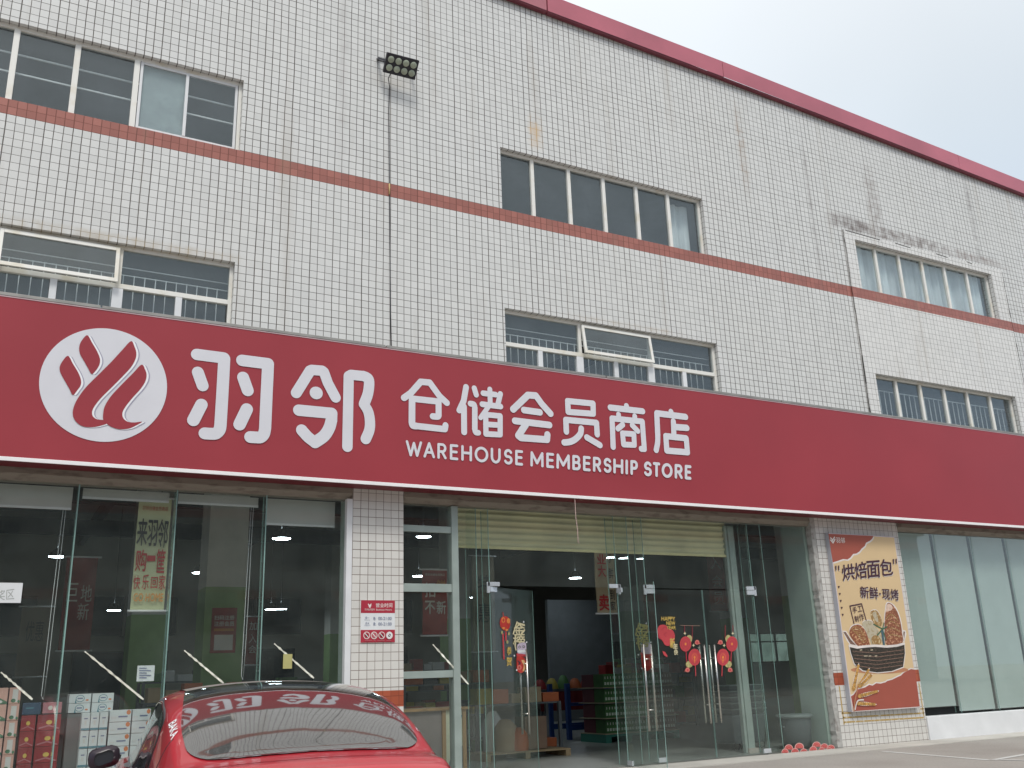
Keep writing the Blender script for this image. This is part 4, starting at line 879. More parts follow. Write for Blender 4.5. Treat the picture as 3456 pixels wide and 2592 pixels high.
def lion(cols, sx=1.0, ox=0, oy=0, seed=3):
    c1, c2 = cols
    def f(t):
        rr = random.Random(seed); q = lambda x, y: (x*sx+ox, y+oy)
        t.text('金', [q(520, 300), q(720, 300), q(720, 520), q(520, 520)], c1, .02); t.text('榜', [q(505, 520), q(725, 520), q(725, 740), q(505, 740)], c1, .02)
        for a_, b_ in (((580, 275), (510, 490)), ((600, 300), (720, 330)), ((640, 520), (720, 420)), ((540, 700), (560, 790))): t.stroke([q(*a_), q(*b_)], 11, c1, n=5)
        for k in range(14): t.ell(*q(520+rr.random()*190, 320+rr.random()*400), 10, 16, c1 if k % 3 else M_OLV, 10)
        t.poly([q(*p) for p in ((600, 680), (735, 660), (750, 800), (730, 880), (600, 870), (580, 760))], M_LIL, 4)
        for x, y in ((625, 740), (700, 735)): t.ell(*q(x, y), 20*sx, 26, M_INK, 12); t.ell(*q(x, y), 9*sx, 12, M_WHITE, 10)
        t.stroke([q(600, 820), q(740, 815)], 14, M_WHITE, n=5); t.stroke([q(575, 880), q(740, 900)], 12, M_MR, n=5)
        t.poly([q(*p) for p in ((570, 930), (620, 900), (730, 960), (740, 1120), (700, 1200), (640, 1225), (580, 1180), (570, 1050))], M_LR, 4)
        t.poly([q(*p) for p in ((660, 990), (720, 1000), (730, 1150), (680, 1190), (700, 1090))], pm('sticker_peach', (.80, .48, .22), .5), 4)
        t.ell(*q(620, 1120), 42*sx, 46, M_PK, 20); t.ell(*q(620, 1120), 18*sx, 22, M_LR, 14); t.stroke([q(590, 1000), q(640, 1040), q(610, 1060)], 8, M_INK, n=5)
        for x, y in ((570, 1170), (735, 1190), (525, 900), (755, 650), (700, 270)): t.ell(*q(x, y), 14*sx, 18, M_WHITE, 8)
    return f
sticker(h1, n1, CS, 'lion_dance_sticker', 'gold and red lion dance sticker on the ajar left door', 'sticker', (640, 750), lion((M_CRM, M_OLV)), group='lion dance stickers')
h2, n2 = doorplane(9.318, -1, A2); CT = (2100, 2050, 5.2667)
def lion2(t0):
    f = lion((M_OLV, M_CRM), seed=5); k = .88
    class Pr:  # same figure, fitted to the foreshortened door
        pass
    P0 = t0.P; t0.P = lambda p: P0(((p[0]-500)*1.05+215+(p[1]-270)*.065, (p[1]-270)*.885+285)); f(t0); t0.P = P0
sticker(h2, n2, CT, 'lion_dance_sticker', 'olive, white and red lion dance sticker on the wide open door', 'sticker', (350, 700), lion2, group='lion dance stickers')
h3, n3 = planeY(.0885), Vector((0, -1, 0))
def newyear(t):
    t.ell(690, 440, 70, 130, MATS['lantern_red'] if False else M_MR2); t.poly([(640, 350), (720, 305), (800, 340), (830, 420), (800, 560), (760, 640), (690, 560), (640, 450)], M_MR, 4); t.ell(845, 520, 92, 135, M_MR); t.ell(810, 600, 80, 85, M_MR)
    t.stroke([(700, 400), (760, 340), (830, 400)], 5, M_MR2, n=4); t.stroke([(780, 520), (740, 480), (790, 440)], 4, M_MR2, n=4)
    t.text('HAPPY', [(695, 165), (940, 168), (940, 238), (695, 236)], M_GOLD, .03); t.text('NEW', [(782, 248), (942, 250), (942, 315), (782, 312)], M_GOLD, .03); t.text('YEAR', [(790, 328), (950, 330), (950, 392), (790, 388)], M_GOLD, .03)
    t.text('新', [(845, 545), (935, 545), (930, 720), (850, 720)], M_GOLD, .03); t.text('年', [(905, 640), (985, 640), (985, 760), (905, 760)], M_CRM, .03); t.text('快', [(920, 750), (990, 750), (990, 845), (920, 845)], M_CRM, .03)
    t.poly([(710, 775), (760, 790), (805, 860), (800, 885), (740, 850)], M_MR)
sticker(h3, n3, CT, 'new_year_sticker', 'HAPPY NEW YEAR sticker with overlapping red lanterns on a closed door', 'sticker', (820, 500), newyear)
def medal(mir):
    def f(t):
        X = (lambda x: x) if not mir else (lambda x: 3075-x)
        for (a_, b_) in (((1108, 320), (1108, 450)), ((1245, 320), (1245, 560))): t.stroke([(X(a_[0]), a_[1]), (X(b_[0]), b_[1])], 4, M_MR2, n=4)
        if not mir: t.stroke([(1030, 318), (1380, 328)], 3, pm('sticker_thread', (.3, .2, .15)), n=4)
        t.ell(X(1190), 560, 52, 72, M_OLV, 24); t.ell(X(1190), 1010, 62, 60, M_OLV, 24)
        t.stroke([(X(1135), 790), (X(1145), 960)], 9, M_MR2, n=4)
        for cx, cy, rx_, ry_ in ((1125, 650, 102, 135), (1285, 885, 110, 150)):
            t.ell(X(cx), cy, rx_, ry_, M_MR); t.ell(X(cx), cy, rx_*.74, ry_*.74, M_MR2); t.ell(X(cx), cy, rx_*.70, ry_*.70, M_MR); t.ell(X(cx), cy, rx_*.42, ry_*.42, M_LO if cx > 1200 else M_MR2); t.ell(X(cx), cy, rx_*.38, ry_*.38, M_MR); t.ell(X(cx), cy, rx_*.16, ry_*.17, M_LO, 16)
        t.stroke([(X(1285), 900), (X(1287), 980)], 6, M_LO, n=4); t.stroke([(X(1298), 1040), (X(1305), 1215)], 8, M_MR, n=4)
        for x, y in ((1330, 620), (1160, 1110)):
            t.ell(X(x), y, 40, 42, M_PK, 18); t.poly([(X(x-50), y+30), (X(x+50), y+30), (X(x+(60 if x > 1200 else -60)), y+22), (X(x), y-10)], M_PK); t.ell(X(x), y+6, 20, 22, M_MR, 14)
        for x, y in ((1112, 462), (1265, 675)): t.poly([(X(x), y-34), (X(x+9), y-8), (X(x+30), y), (X(x+9), y+8), (X(x), y+34), (X(x-9), y+8), (X(x-30), y), (X(x-9), y-8)], M_CRM)
    return f
sticker(h3, n3, CT, 'medallion_sticker', 'pair of round red medallions sticker left of the middle handles', 'sticker', (1200, 760), medal(False), group='red medallion stickers')
sticker(h3, n3, CT, 'medallion_sticker', 'mirrored red medallions sticker on the rightmost closed door', 'sticker', (1870, 760), medal(True), group='red medallion stickers')
# red wave cut-outs standing along the foot of the glass
CW = (1950+0, 2250, 2.949); hw_ = planeY(.03)
def waves(crop, cir, name, label):
    t = Art(planeY(.045), (0, -1, 0), crop, step=.004)
    for (cx, cy, r_) in cir:
        for k, m in enumerate((pm('wave_pale', (.70, .38, .34), .6), M_MR, M_PK, M_MR, M_PK)):
            rr = r_*(1-.19*k); t.step = .0012; t.poly([(cx+rr*math.cos(R(v)), cy-rr*math.sin(R(v))*.98) for v in range(-15, 196, 10)], m)
    o = solo(t.mb, name, label, 'decoration', t.P((cir[0][0], cir[0][1])), 'red wave cut-outs'); return o
waves((2500, 2250, 2.3138), [(375, 640, 34), (455, 630, 36), (420, 665, 30), (340, 668, 28), (485, 668, 30)], 'wave_cutout', 'left red paper wave cut-out at the foot of the glass')
waves((2500, 2250, 2.3138), [(592, 618, 34), (650, 630, 32), (700, 640, 32), (560, 650, 30), (625, 655, 26), (680, 655, 26)], 'wave_cutout', 'right red paper wave cut-out next to the tiled pillar foot')
# papers on the left glass
mb = MB(); a_ = onY(-60, 1580+1330/3.456, .045); b_ = onY(243/3.456, 1580+1570/3.456, .045); mb.box(a_.x, b_.x, .07, .078, b_.z, a_.z, M_WHITE); p = solo(mb, 'handwritten_notice', 'white handwritten paper taped to the glass at the left edge', 'notice', (b_.x, .074, b_.z))
t = Art(planeY(.069), (0, -1, 0), (0, 1580, 3.456)); t.text('奖区', [(-40, 1430), (170, 1400), (165, 1530), (-45, 1545)], pm('pencil_grey', (.38, .40, .38)), 0); ORG[p] = p.location.copy(); t.build('writing', p)
mb = MB(); a_ = onY(703/1.5192, 1500+1135/1.5192, .4); b_ = onY(788/1.5192, 1500+1215/1.5192, .4); mb.box(a_.x, b_.x, .128, .132, 1.52, 1.83, M_WHITE)
mb = MB(); a_ = D(297, 1438, .115); b_ = D(332, 1471, .115); mb.box(a_.x, b_.x, .107, .112, b_.z, a_.z, M_WHITE); p = solo(mb, 'printed_notice', 'small white printed notice behind the second visible pane', 'notice', (a_.x, .11, b_.z))
t = Art(planeY(.103), (0, -1, 0), (0, 0, 1/1.0)); 
for k in range(5): y = 1438*1.5624+8+8*k; t.stroke([(297*1.5624+7, y), (297*1.5624+(44 if k % 2 else 30), y+.5)], 1.5, M_GRYI, n=3)
t.build('print', p)
mb = MB(); a_ = D(613, 1413, .05); b_ = D(633, 1444, .05); mb.box(a_.x, b_.x-.01, .068, .076, b_.z, a_.z, pm('yellow_note', (.45, .42, .17), .7)); solo(mb, 'sticky_note', 'yellow sticky note on the pane left of the narrow pillar', 'note', (a_.x, .07, b_.z))

# ================================================================== INSIDE THE HALL
# lamps
k = 0
LAMPS = [(608, 1164, 8.5, 'first large pendant lamp left of the narrow pillar'), (432, 1238, 14, 'pendant lamp behind the middle left pane'), (342, 1172, 9, 'dim small pendant lamp left of the green banner'), (1165, 1182, 7.5, 'pendant lamp just below the roller shutter'), (1243, 1249, 13.5, 'pendant lamp left of the calligraphy scroll'), (585, 1317, 22, 'far small pendant lamp over the green column'),
         (246, 1319, 20, 'far pendant lamp under the green banner'), (607, 1316, 21, 'far pendant lamp near the narrow pillar'), (915, 1160, 11, 'pendant lamp high in the narrow sidelight'), (905, 1245, 15, 'pendant lamp beside the red hanging banner'), (1028, 1291, 17, 'pendant lamp behind the left fixed glass'), (123, 1203, 15, 'small pendant lamp behind the leftmost pane'), (1570, 1200, 18, 'far pendant lamp above the closed doors')]
seen = set()
for (px, py, y, lab) in LAMPS:
    c = D(px, py, y); t = thing('pendant_lamp', lab, 'lamp', c, 'pendant lamps in the hall'); r = .22
    m = MB(); m.lathe(c+Vector((0, 0, .01)), [(.04, .22), (.09, .20), (r*.7, .12), (r, 0), (r*.98, -.005)], M_DARK, 20); m.build('shade', t)
    m = MB(); m.lathe(c, [(0.0, .0), (r*.9, .0), (r*.93, .02)], M_LAMP, 20); m.build('bulb_disc', t)
    m = MB(); m.tube([c+Vector((0, 0, .22)), (c.x, c.y, 8.1)], .008, M_DARK, 6); m.build('cord', t)
# hanging banners
def banner(px0, px1, pyT, pyB, y, m, label, texts, name='hanging_banner', rod=True):
    a_ = D(px0, pyT, y); b_ = D(px1, pyT, y); c_ = D(px0, pyB, y); x0, x1 = a_.x, b_.x; z1, z0 = (a_.z+b_.z)/2, c_.z
    t = thing(name, label, 'banner', ((x0+x1)/2, y, z0), 'banners hanging in the hall'); mb = MB(); n = 12; vs = []
    for i in range(n+1):
        z = z0+(z1-z0)*i/n; yy = y+.012*math.sin(i*.8+x0); vs += [(x0, yy, z), (x1, yy+.006*math.sin(i), z)]
    mb.add(vs, [(2*i, 2*i+1, 2*i+3, 2*i+2) for i in range(n)], m, True); o = mb.build('cloth', t)
    w_ = x1-x0
    if rod:
        r_ = MB(); r_.tube([(x0-.12*w_, y, z1+.015), (x1+.12*w_, y, z1+.015)], .018, M_FRW, 8); r_.build('rod', t)
        r_ = MB(); r_.tube([(x0-.08*w_, y, z0-.01), (x1+.08*w_, y, z0-.01)], .016, M_FRW, 8); r_.build('rod', t)
    class BA(Art):
        def P(s, p): return Vector((x0+w_*p[0], y-.02, z1-(z1-z0)*p[1]))
    ar = BA(None, (0, -1, 0), step=.001)
    for tx in texts:
        if len(tx) == 6: ar.text(tx[0], [(tx[1], tx[2]), (tx[3], tx[2]), (tx[3], tx[4]), (tx[1], tx[4])], tx[5], .0)
        else: ar.text(tx[0], [(tx[1], tx[2]), (tx[3], tx[2]), (tx[3], tx[4]), (tx[1], tx[4])], tx[5], tx[6])
    ar.build('lettering', t); return t
M_GBAN = pm('banner_green', (.55, .58, .36), .8, var=.1, vscale=1.5); M_RBAN = pm('banner_red', (.28, .035, .025), .8, var=.25, vscale=2.5); M_SCR = pm('scroll_tan', (.40, .33, .22), .8, var=.15, vscale=3)
M_DIMR = pm('banner_dim_red', (.22, .035, .03), .85, var=.2); M_WTX = pm('banner_white_ink', (.62, .60, .55), .8); M_YTX = pm('banner_yellow_ink', (.50, .22, .05), .8)
banner(300.5, 371, 1078, 1318, .6, M_GBAN, 'pale green banner with black and red brush writing behind the glass', [('羽邻仓储会员商店', .12, .07, .9, .11, M_RED), ('来', .02, .19, .32, .43, M_INKB, .02), ('羽', .33, .20, .62, .43, M_INKB, .02), ('邻', .64, .19, .95, .44, M_INKB, .02),
    ('购', .04, .47, .36, .66, M_RED, .015), ('一', .38, .52, .62, .57, M_RED, .02), ('筐', .66, .46, .92, .67, M_RED, .015), ('快', .02, .70, .22, .82, M_RED, .01), ('乐', .28, .69, .48, .82, M_RED, .01), ('回', .54, .71, .74, .81, M_RED, .01), ('家', .78, .69, .97, .82, M_RED, .01), ('GO HOME', .06, .855, .94, .925, M_ORNG, .03)])
banner(912, 965, 1232, 1372, 3.0, M_RBAN, 'red banner with pale characters behind the narrow sidelight', [('羽邻仓储会员商店', .1, .05, .9, .09, M_WTX), ('招', .08, .20, .5, .42, M_WTX, .02), ('鲜', .55, .15, .92, .35, M_YTX, .02), ('不', .08, .48, .48, .68, M_WTX, .02), ('新', .55, .48, .92, .68, M_WTX, .02)])
banner(1280, 1322, 1150, 1324, 2.2, M_SCR, 'tan calligraphy scroll with red and black characters below the shutter', [('业', .12, .28, .55, .40, M_RED, .03), ('大', .12, .42, .52, .56, M_RED, .03), ('卖', .1, .78, .58, .97, M_RED, .03), ('手', .66, .27, .88, .38, M_INKB, .02), ('到', .66, .72, .9, .84, M_INKB, .02), ('家', .66, .86, .9, .97, M_INKB, .02), ('鲜', .66, .45, .88, .58, M_INKB, .02)])
banner(145, 212, 1205, 1405, 6.5, M_DIMR, 'dim red banner deep behind the first two left panes', [('巨', .1, .28, .45, .48, M_WTX), ('地', .55, .3, .9, .48, M_WTX), ('新', .5, .5, .85, .68, M_WTX)])
banner(1018, 1066, 1202, 1408, 8, pm('banner_dim_tan', (.20, .17, .12), .85), 'dim tan banner seen through the left fixed glass', [('特', .25, .2, .8, .4, M_INKB), ('惠', .25, .5, .8, .7, M_INKB)])
banner(1524, 1560, 1192, 1320, 7, M_DIMR, 'dim red vertical banner above the closed doors', [('入', .2, .1, .8, .3, M_WTX), ('会', .2, .4, .8, .6, M_WTX), ('员', .2, .68, .8, .88, M_WTX)])
banner(534, 561, 1333, 1436, 13, M_DIMR, 'narrow dark red banner right of the green column', [('加', .2, .1, .8, .28, M_WTX), ('入', .2, .36, .8, .55, M_WTX), ('会', .2, .6, .8, .76, M_WTX)])
banner(48, 112, 1312, 1462, 9, pm('banner_dim_tan', (.20, .17, .12)), 'brown banner low behind the leftmost pane', [('优惠', .2, .2, .8, .5, M_INKB)])
# posters on the green columns
def cposter(px0, px1, py0, py1, y, label):
    a_ = D(px0, py0, y-.02); b_ = D(px1, py1, y-.02); t = thing('wall_poster', label, 'poster', (a_.x, y, b_.z), 'red posters on the green columns'); x0, x1, z0, z1 = a_.x, b_.x, b_.z, a_.z; w_, h_ = x1-x0, z1-z0
    m = MB(); m.box(x0, x1, y-.015, y-.004, z0, z1, M_RBAN); m.build('sheet', t)
    m = MB(); m.box(x0+.14*w_, x1-.12*w_, y-.019, y-.0152, z0+.06*h_, z0+.40*h_, M_WTX); m.build('white_panel', t)
    class BA(Art):
        def P(s, p): return Vector((x0+w_*p[0], y-.018, z1-h_*p[1]))
    ar = BA(None, (0, -1, 0), step=.001); ar.text('扫码注册', [(.1, .17), (.9, .17), (.9, .27), (.1, .27)], M_WTX, .02); ar.text('注册会员', [(.1, .30), (.9, .30), (.9, .41), (.1, .41)], M_WTX, .02); ar.rect(.1, .46, .9, .52, M_YTX); ar.build('lettering', t)
cposter(459, 508, 1313, 1410, 4.995, 'red member poster on the nearest green column')
# cartons and gift boxes stacked behind the left panes
M_PCH = pm('carton_peach', (.62, .36, .30), .6, var=.1); M_CWH = pm('carton_white', (.60, .63, .64), .55, var=.04); M_CRD = pm('gift_box_red', (.26, .03, .035), .5, var=.2); M_CPK = pm('gift_box_pink', (.40, .16, .18), .5, var=.15); M_CNV = pm('gift_box_navy', (.04, .07, .12), .5)
M_GRN = pm('print_green', (.10, .20, .12), .6, var=.3, vscale=12); M_TEAL = pm('print_teal', (.09, .22, .27), .6); M_SPOT = pm('print_orange_spot', (.60, .20, .08), .6); M_SIL = pm('print_pale', (.60, .58, .56), .6)
def crate(x0, x1, z0, z1, y0, y1, m, name, label, group, prints):
    t = thing(name, label, 'box', ((x0+x1)/2, (y0+y1)/2, z0), group)
    mb = MB(); mb.box(x0+.003, x1-.003, y0, y1, z0+.002, z1-.002, m); mb.build('carton', t, .004)
    class BA(Art):
        def P(s, p): return Vector((x0+(x1-x0)*p[0], y0-.001, z1-(z1-z0)*p[1]))
    ar = BA(None, (0, -1, 0), step=.0006); prints(ar); ar.build('print', t)
YB = .72
def pr_peach(L_):
    def f(a):
        if L_: a.poly([(0.02, .98), (.02, .8), (.3, .7), (.55, .62), (.98, .85), (.98, .98)], M_GRN, 0); a.ell(.5, .84, .22, .1, M_SIL, 14)
        else: a.rect(.3, .12, .75, .9, M_SIL); a.ell(.4, .8, .2, .12, M_GRN, 14); a.ell(.85, .86, .1, .1, M_GRN, 12)
    return f
for cidx, (xa, xb) in enumerate(((.26, .455), (.465, .60), (.05, .25), (-.17, .04))):
    for r in range(7): crate(xa, xb, 1.51-.198*(r+1), 1.51-.198*r, YB, YB+.3, M_PCH, 'peach_carton', f"peach pink carton, row {r+1} from the top, {('column beside the gap','column next to the red gift boxes','third column from the right','leftmost column')[cidx]}", 'peach cartons behind the glass', pr_peach(cidx % 2 == 0))
def pr_gift(a): a.ell(.5, .5, .13, .14, M_GOLD, 14); a.stroke([(.1, .85), (.5, .7), (.92, .9)], .03, M_CPK, n=3)
def pr_none(a): a.rect(.3, .4, .7, .55, M_CNV)
crate(.63, .845, 1.175, 1.32, YB, YB+.3, M_CNV, 'navy_box', 'dark navy box on top of the red gift boxes', None, lambda a: a.rect(.2, .4, .6, .5, M_TEAL))
crate(.86, 1.085, 1.18, 1.315, YB, YB+.3, M_CPK, 'pink_box', 'dusty pink box beside the navy box', None, lambda a: a.ell(.4, .5, .12, .2, M_WTX, 14))
for cidx, (xa, xb) in enumerate(((.63, .80), (.815, 1.09))):
    for r in range(6): crate(xa, xb, 1.17-.19*(r+1), 1.17-.19*r, YB, YB+.3, M_CRD, 'red_gift_box', f"dark red gift box, level {r+1} from the top of the {('left','right')[cidx]} stack", 'red gift boxes', pr_gift)
def pr_oval(a): a.ell(.5, .5, .2, .36, M_TEAL, 24); a.ell(.5, .5, .17, .3, M_CWH, 24); a.rect(.38, .42, .62, .56, M_GRYI); a.ell(.82, .68, .07, .09, M_SPOT, 12); a.poly([(.27, .98), (.3, .55), (.36, .98)], M_TEAL)
for r in range(2):
    for cidx, (xa, xb) in enumerate(((1.16, 1.425), (1.435, 1.70))): crate(xa, xb, 1.405-.117*(r+1), 1.405-.117*r, YB+.05, YB+.35, M_CWH, 'tissue_carton', f"white carton with oval logo, {('upper','lower')[r]} {('left','right')[cidx]} one", 'white cartons with oval print', pr_oval)
crate(1.16, 1.70, .02, 1.165, YB+.06, YB+.36, pm('carton_grey', (.16, .16, .16), .7), 'grey_carton_stack', 'plain grey carton under the white oval cartons', None, lambda a: None)
def pr_tall(a): a.rect(0.02, .86, .98, .97, M_TEAL); a.rect(.3, .3, .7, .36, M_GRYI); a.rect(.38, .45, .6, .68, M_SIL)
for r in range(5):
    for cidx in range(3): xa = 1.315+.106*cidx; crate(xa, xa+.104, 1.172-.217*(r+1), 1.172-.217*r, YB-.12, YB+.05, M_CWH, 'milk_carton', f"tall white carton with teal foot, row {r+1} from top, {('left','middle','right')[cidx]} column", 'tall white cartons with teal foot', pr_tall)
def pr_spot(a): a.ell(.86, .22, .1, .2, M_SPOT, 14); a.rect(.4, .5, .82, .62, M_GRYI); a.rect(.08, .6, .3, .66, M_SIL); a.rect(.02, .93, .98, .95, M_SIL)
for r in range(8): crate(1.645, 1.91, 1.188-.148*(r+1), 1.188-.148*r, YB-.12, YB+.15, M_CWH, 'white_carton', f"white carton with orange spot, level {r+1} from the top", 'white cartons with orange spot', pr_spot)
for r in range(8): crate(1.92, 2.15, 1.188-.148*(r+1), 1.188-.148*r, YB-.12, YB+.15, M_CWH, 'white_carton', f"white carton half hidden by the car, level {r+1} from the top", 'white cartons by the car', pr_spot)
# low shelf rows deeper in: counters with goods
M_SHLF = pm('shelf_metal', (.10, .11, .12), .5); M_BLUE = pm('rack_blue', (.02, .06, .22), .45)
def shelf_unit(x0, x1, y0, y1, h, levels, label, cols, name='shelf_unit', pm_=M_SHLF, board=None, items='goods_box', seed=0, short=''):
    rr = random.Random(seed); t = thing(name, label, 'shelf', ((x0+x1)/2, (y0+y1)/2, 0), 'shelves and tables in the hall')
    for px, py in ((x0, y0), (x1, y0), (x0, y1), (x1, y1)): m = MB(); m.box(px-.03, px+.03, py-.03, py+.03, .02, h, pm_); m.build('post', t)
    for L_ in range(levels):
        z = .12+(h-.12)*L_/max(1, levels-1) if levels > 1 else h
        m = MB(); m.box(x0, x1, y0, y1, z-.03, z, board or pm_); m.build('shelf_board', t)
    out = []
    for L_ in range(levels):
        z = .12+(h-.12)*L_/max(1, levels-1) if levels > 1 else h; x = x0+.04; gap = (h-.12)/max(1, levels-1)-.1 if levels > 1 else .3; i = 0
        while x < x1-.25:
            w_ = rr.uniform(.22, .42); hh_ = rr.uniform(.14, min(.3, gap)); c_ = rr.choice(cols)
            m = MB(); m.box(x, x+w_-.02, y0+.03, y0+.35, z+.001, z+hh_, c_); nm = ('bottom', 'second', 'third', 'top')[L_ if L_ < 3 else 3]
            solo(m, items, f"product box {i+1} from the left, {nm} level, {short}" , 'box', (x+w_/2, y0+.2, z), f"products on the {label}" , .008); x += w_+rr.uniform(0, .05); i += 1
    return t
cA = [pm('goods_orange', (.40, .10, .03), .6), pm('goods_green', (.06, .16, .05), .6), pm('goods_red', (.25, .02, .02), .6), pm('goods_tan', (.30, .22, .13), .7), pm('goods_yellow', (.35, .28, .05), .6), pm('goods_dark', (.05, .05, .055), .6), pm('goods_white', (.45, .45, .44), .6)]
shelf_unit(2.6, 4.4, 4.2, 4.9, 1.22, 3, 'low shelf with orange goods behind the left panes', cA[:2]+cA[:1]*3+cA[3:4], seed=1, short='low orange goods shelf')
shelf_unit(5.0, 6.9, 8.0, 8.7, 1.3, 3, 'dark aisle shelf far behind the left panes', cA, seed=2, short='dark aisle shelf')
shelf_unit(7.6, 9.4, 5.2, 5.9, 1.35, 3, 'tall aisle shelf behind the ajar door', cA, seed=3, short='shelf behind ajar door')
shelf_unit(14.6, 17.5, 8.5, 9.2, 1.4, 3, 'far aisle shelf right of the drinks pallet', cA, seed=4, short='shelf right of drinks pallet')
shelf_unit(-2.2, 0.6, 6.0, 6.7, 1.5, 4, 'tall shelf deep behind the leftmost pane', cA, seed=5, short='shelf behind leftmost pane')
shelf_unit(3.4, 5.2, 10.0, 10.7, 1.6, 4, 'tall back shelf behind the green column', cA, seed=6, short='shelf behind green column')
shelf_unit(9.6, 11.8, 11.5, 12.2, 1.7, 4, 'tall stocked shelf beyond the open doorway', cA, seed=7, short='shelf beyond open doorway')
shelf_unit(17.2, 20.4, 12.0, 12.7, 1.6, 4, 'long stocked shelf beyond the closed doors', cA, seed=8, short='long shelf beyond closed doors')
shelf_unit(8.4, 10.2, 3.6, 4.1, .95, 2, 'low dark shelf near the ajar door', cA[:5], seed=9, short='low shelf near ajar door')
# red skirted table with heaps, blue rack
t = thing('promotion_table', 'table with red cloth skirt heaped with goods behind the open doorway', 'table', (13.3, 8.2, 0))
m = MB(); m.box(12.2, 15.4, 7.8, 8.8, 1.05, 1.12, M_SHLF); m.build('table_top', t)
m = MB(); vs = []; n_ = 60
for i in range(n_+1): x = 12.2+3.2*i/n_; vs += [(x, 7.78+.02*math.sin(i*1.3), .62), (x, 7.79, 1.06)]
m.add(vs, [(2*i, 2*i+2, 2*i+3, 2*i+1) for i in range(n_)], pm('table_skirt', (.16, .012, .014), .8), True); m.build('cloth_skirt', t)
m = MB(); [m.box(px-.03, px+.03, py-.03, py+.03, .02, 1.05, M_SHLF) for px in (12.3, 15.3) for py in (7.9, 8.7)]; m.build('frame', t)
rr = random.Random(11)
for i in range(9):
    c_ = [cA[2], cA[4], cA[1], cA[0]][i % 4]; x = 12.45+i*.34; m = MB(); hh_ = rr.uniform(.16, .34)
    m.lathe((x, 8.2, 1.121), [(0, hh_), (.07, hh_*.93), (.13, hh_*.6), (.16, hh_*.2), (.165, 0)], c_, 14); solo(m, 'goods_bag', f"{('red','yellow','green','orange')[i % 4]} bag number {i+1} from the left on the red skirted table", 'bag', (x, 8.2, 1.121), 'bags on the red skirted table')
t = thing('blue_rack', 'blue steel rack standing on the hall floor behind the open doorway', 'rack', (12.5, 6.9, 0))
for i, (x, y) in enumerate(((12.25, 6.6), (13.9, 6.6), (12.25, 7.4), (13.9, 7.4))): m = MB(); m.box(x-.05, x+.05, y-.05, y+.05, .02, 1.25, M_BLUE); m.build('post', t)
m = MB(); m.box(12.25, 13.9, 6.56, 6.64, .22, .34, M_BLUE); m.box(12.25, 13.9, 6.56, 6.64, .75, .82, M_BLUE); m.box(12.25, 13.9, 7.36, 7.44, .22, .34, M_BLUE); m.build('rail', t)
PALX0, PALX1 = D(1311, 1600, 4.85).x, D(1462, 1600, 4.85).x
# drinks pallet: green base, four tiers of cases on boards
px0, px1, py0, py1 = PALX0, PALX1, 4.85, 5.75
t = thing('green_pallet', 'green plastic pallet under the drinks cases', 'pallet', ((px0+px1)/2, 5.5, 0)); m = MB(); M_PAL = pm('pallet_green', (.03, .17, .13), .5)
m.box(px0-.05, px1+.05, py0-.05, py1+.05, .14, .19, M_PAL); [m.box(x, x+.14, py0-.05, py1+.05, .021, .14, M_PAL) for x in (px0-.05, px0+.48, px0+.95, px0+1.35, px1-.09)]; m.build('deck', t)
M_CG = pm('drinks_green', (.035, .11, .03), .5, var=.2); M_CB = pm('drinks_brown', (.14, .10, .075), .6, var=.15); M_CM = pm('drinks_maroon', (.09, .02, .03), .6); M_LB = pm('case_label', (.45, .50, .43), .6, var=.3, vscale=30)
def pr_case(a):
    for k in range(5): a.rect(.06+.19*k, .62, .19+.19*k, .82, M_LB); a.rect(.1+.19*k, .2, .14+.19*k, .38, M_SIL)
for r in range(4):
    z = .20+.315*r
    m = MB(); m.box(px0-.06, px1+.06, py0-.06, py1+.06, z-.009, z+.006, pm('board_tan', (.33, .29, .20), .7)); solo(m, 'slip_board', f"tan board under drinks tier {r+1} counted from the floor", 'board', (px0, py0, z), 'boards between drinks tiers')
    for i in range(5):
        xa = px0+(px1-px0)*i/5; xb = px0+(px1-px0)*(i+1)/5
        crate(xa, xb, z+.008, z+.285, py0, py0+.4, M_CG if i < 3 or (r == 3 and i < 4) else M_CB, 'drinks_case', f"{'green' if i < 3 or (r == 3 and i < 4) else 'brown'} drinks case, tier {r+1} from the floor, number {i+1} from the left", 'drinks cases on the pallet', pr_case)
    for j in range(1, 2): crate(px0, px0+.35, z+.008, z+.285, py0+.41+(j-1)*.45, py0+.88+(j-1)*.45, M_CM, 'drinks_case', f"maroon drinks case, tier {r+1} from the floor, on the left flank", 'drinks cases on the pallet', lambda a: None)
mb = MB(); M_PRT = pm('partition_blue_grey', (.17, .185, .19), .8); mb.box(16.8, 21.0, 15, 15.15, .02, 3.9, M_PRT); mb.box(19.3, 20.6, 14.95, 14.998, .02, 2.5, M_DW); mb.build('inner_partition', B)
# reception desk behind the sidelight
dk = thing('reception_desk', 'wooden reception desk with pale panels behind the narrow sidelight', 'desk', (6.2, 1.0, 0))
M_OAK = pm('desk_oak', (.36, .22, .10), .5, var=.2, vscale=6, stretch=(1, 1, .2)); a_ = D(872, 1533, 1.0); b_ = D(1012, 1538, 1.0); zt = a_.z
m = MB(); m.box(a_.x-.2, b_.x, .95, 1.6, zt-.04, zt, M_OAK); m.build('desk_top', dk, .005)
xs_ = D(955, 1600, 1.0).x; xm = D(1003, 1600, 1.0).x
m = MB(); [m.box(x, x+.06, .98, 1.04, .02, zt-.041, M_OAK) for x in (xs_, xm-.03)]; m.box(xs_+.06, xm-.03, .98, 1.04, .02, .10, M_OAK); m.build('frame', dk)
m = MB(); m.box(xs_+.062, xm-.032, 1.0, 1.02, .102, zt-.042, pm('desk_panel_cream', (.60, .62, .46), .5)); o = m.build('side_panel', dk)
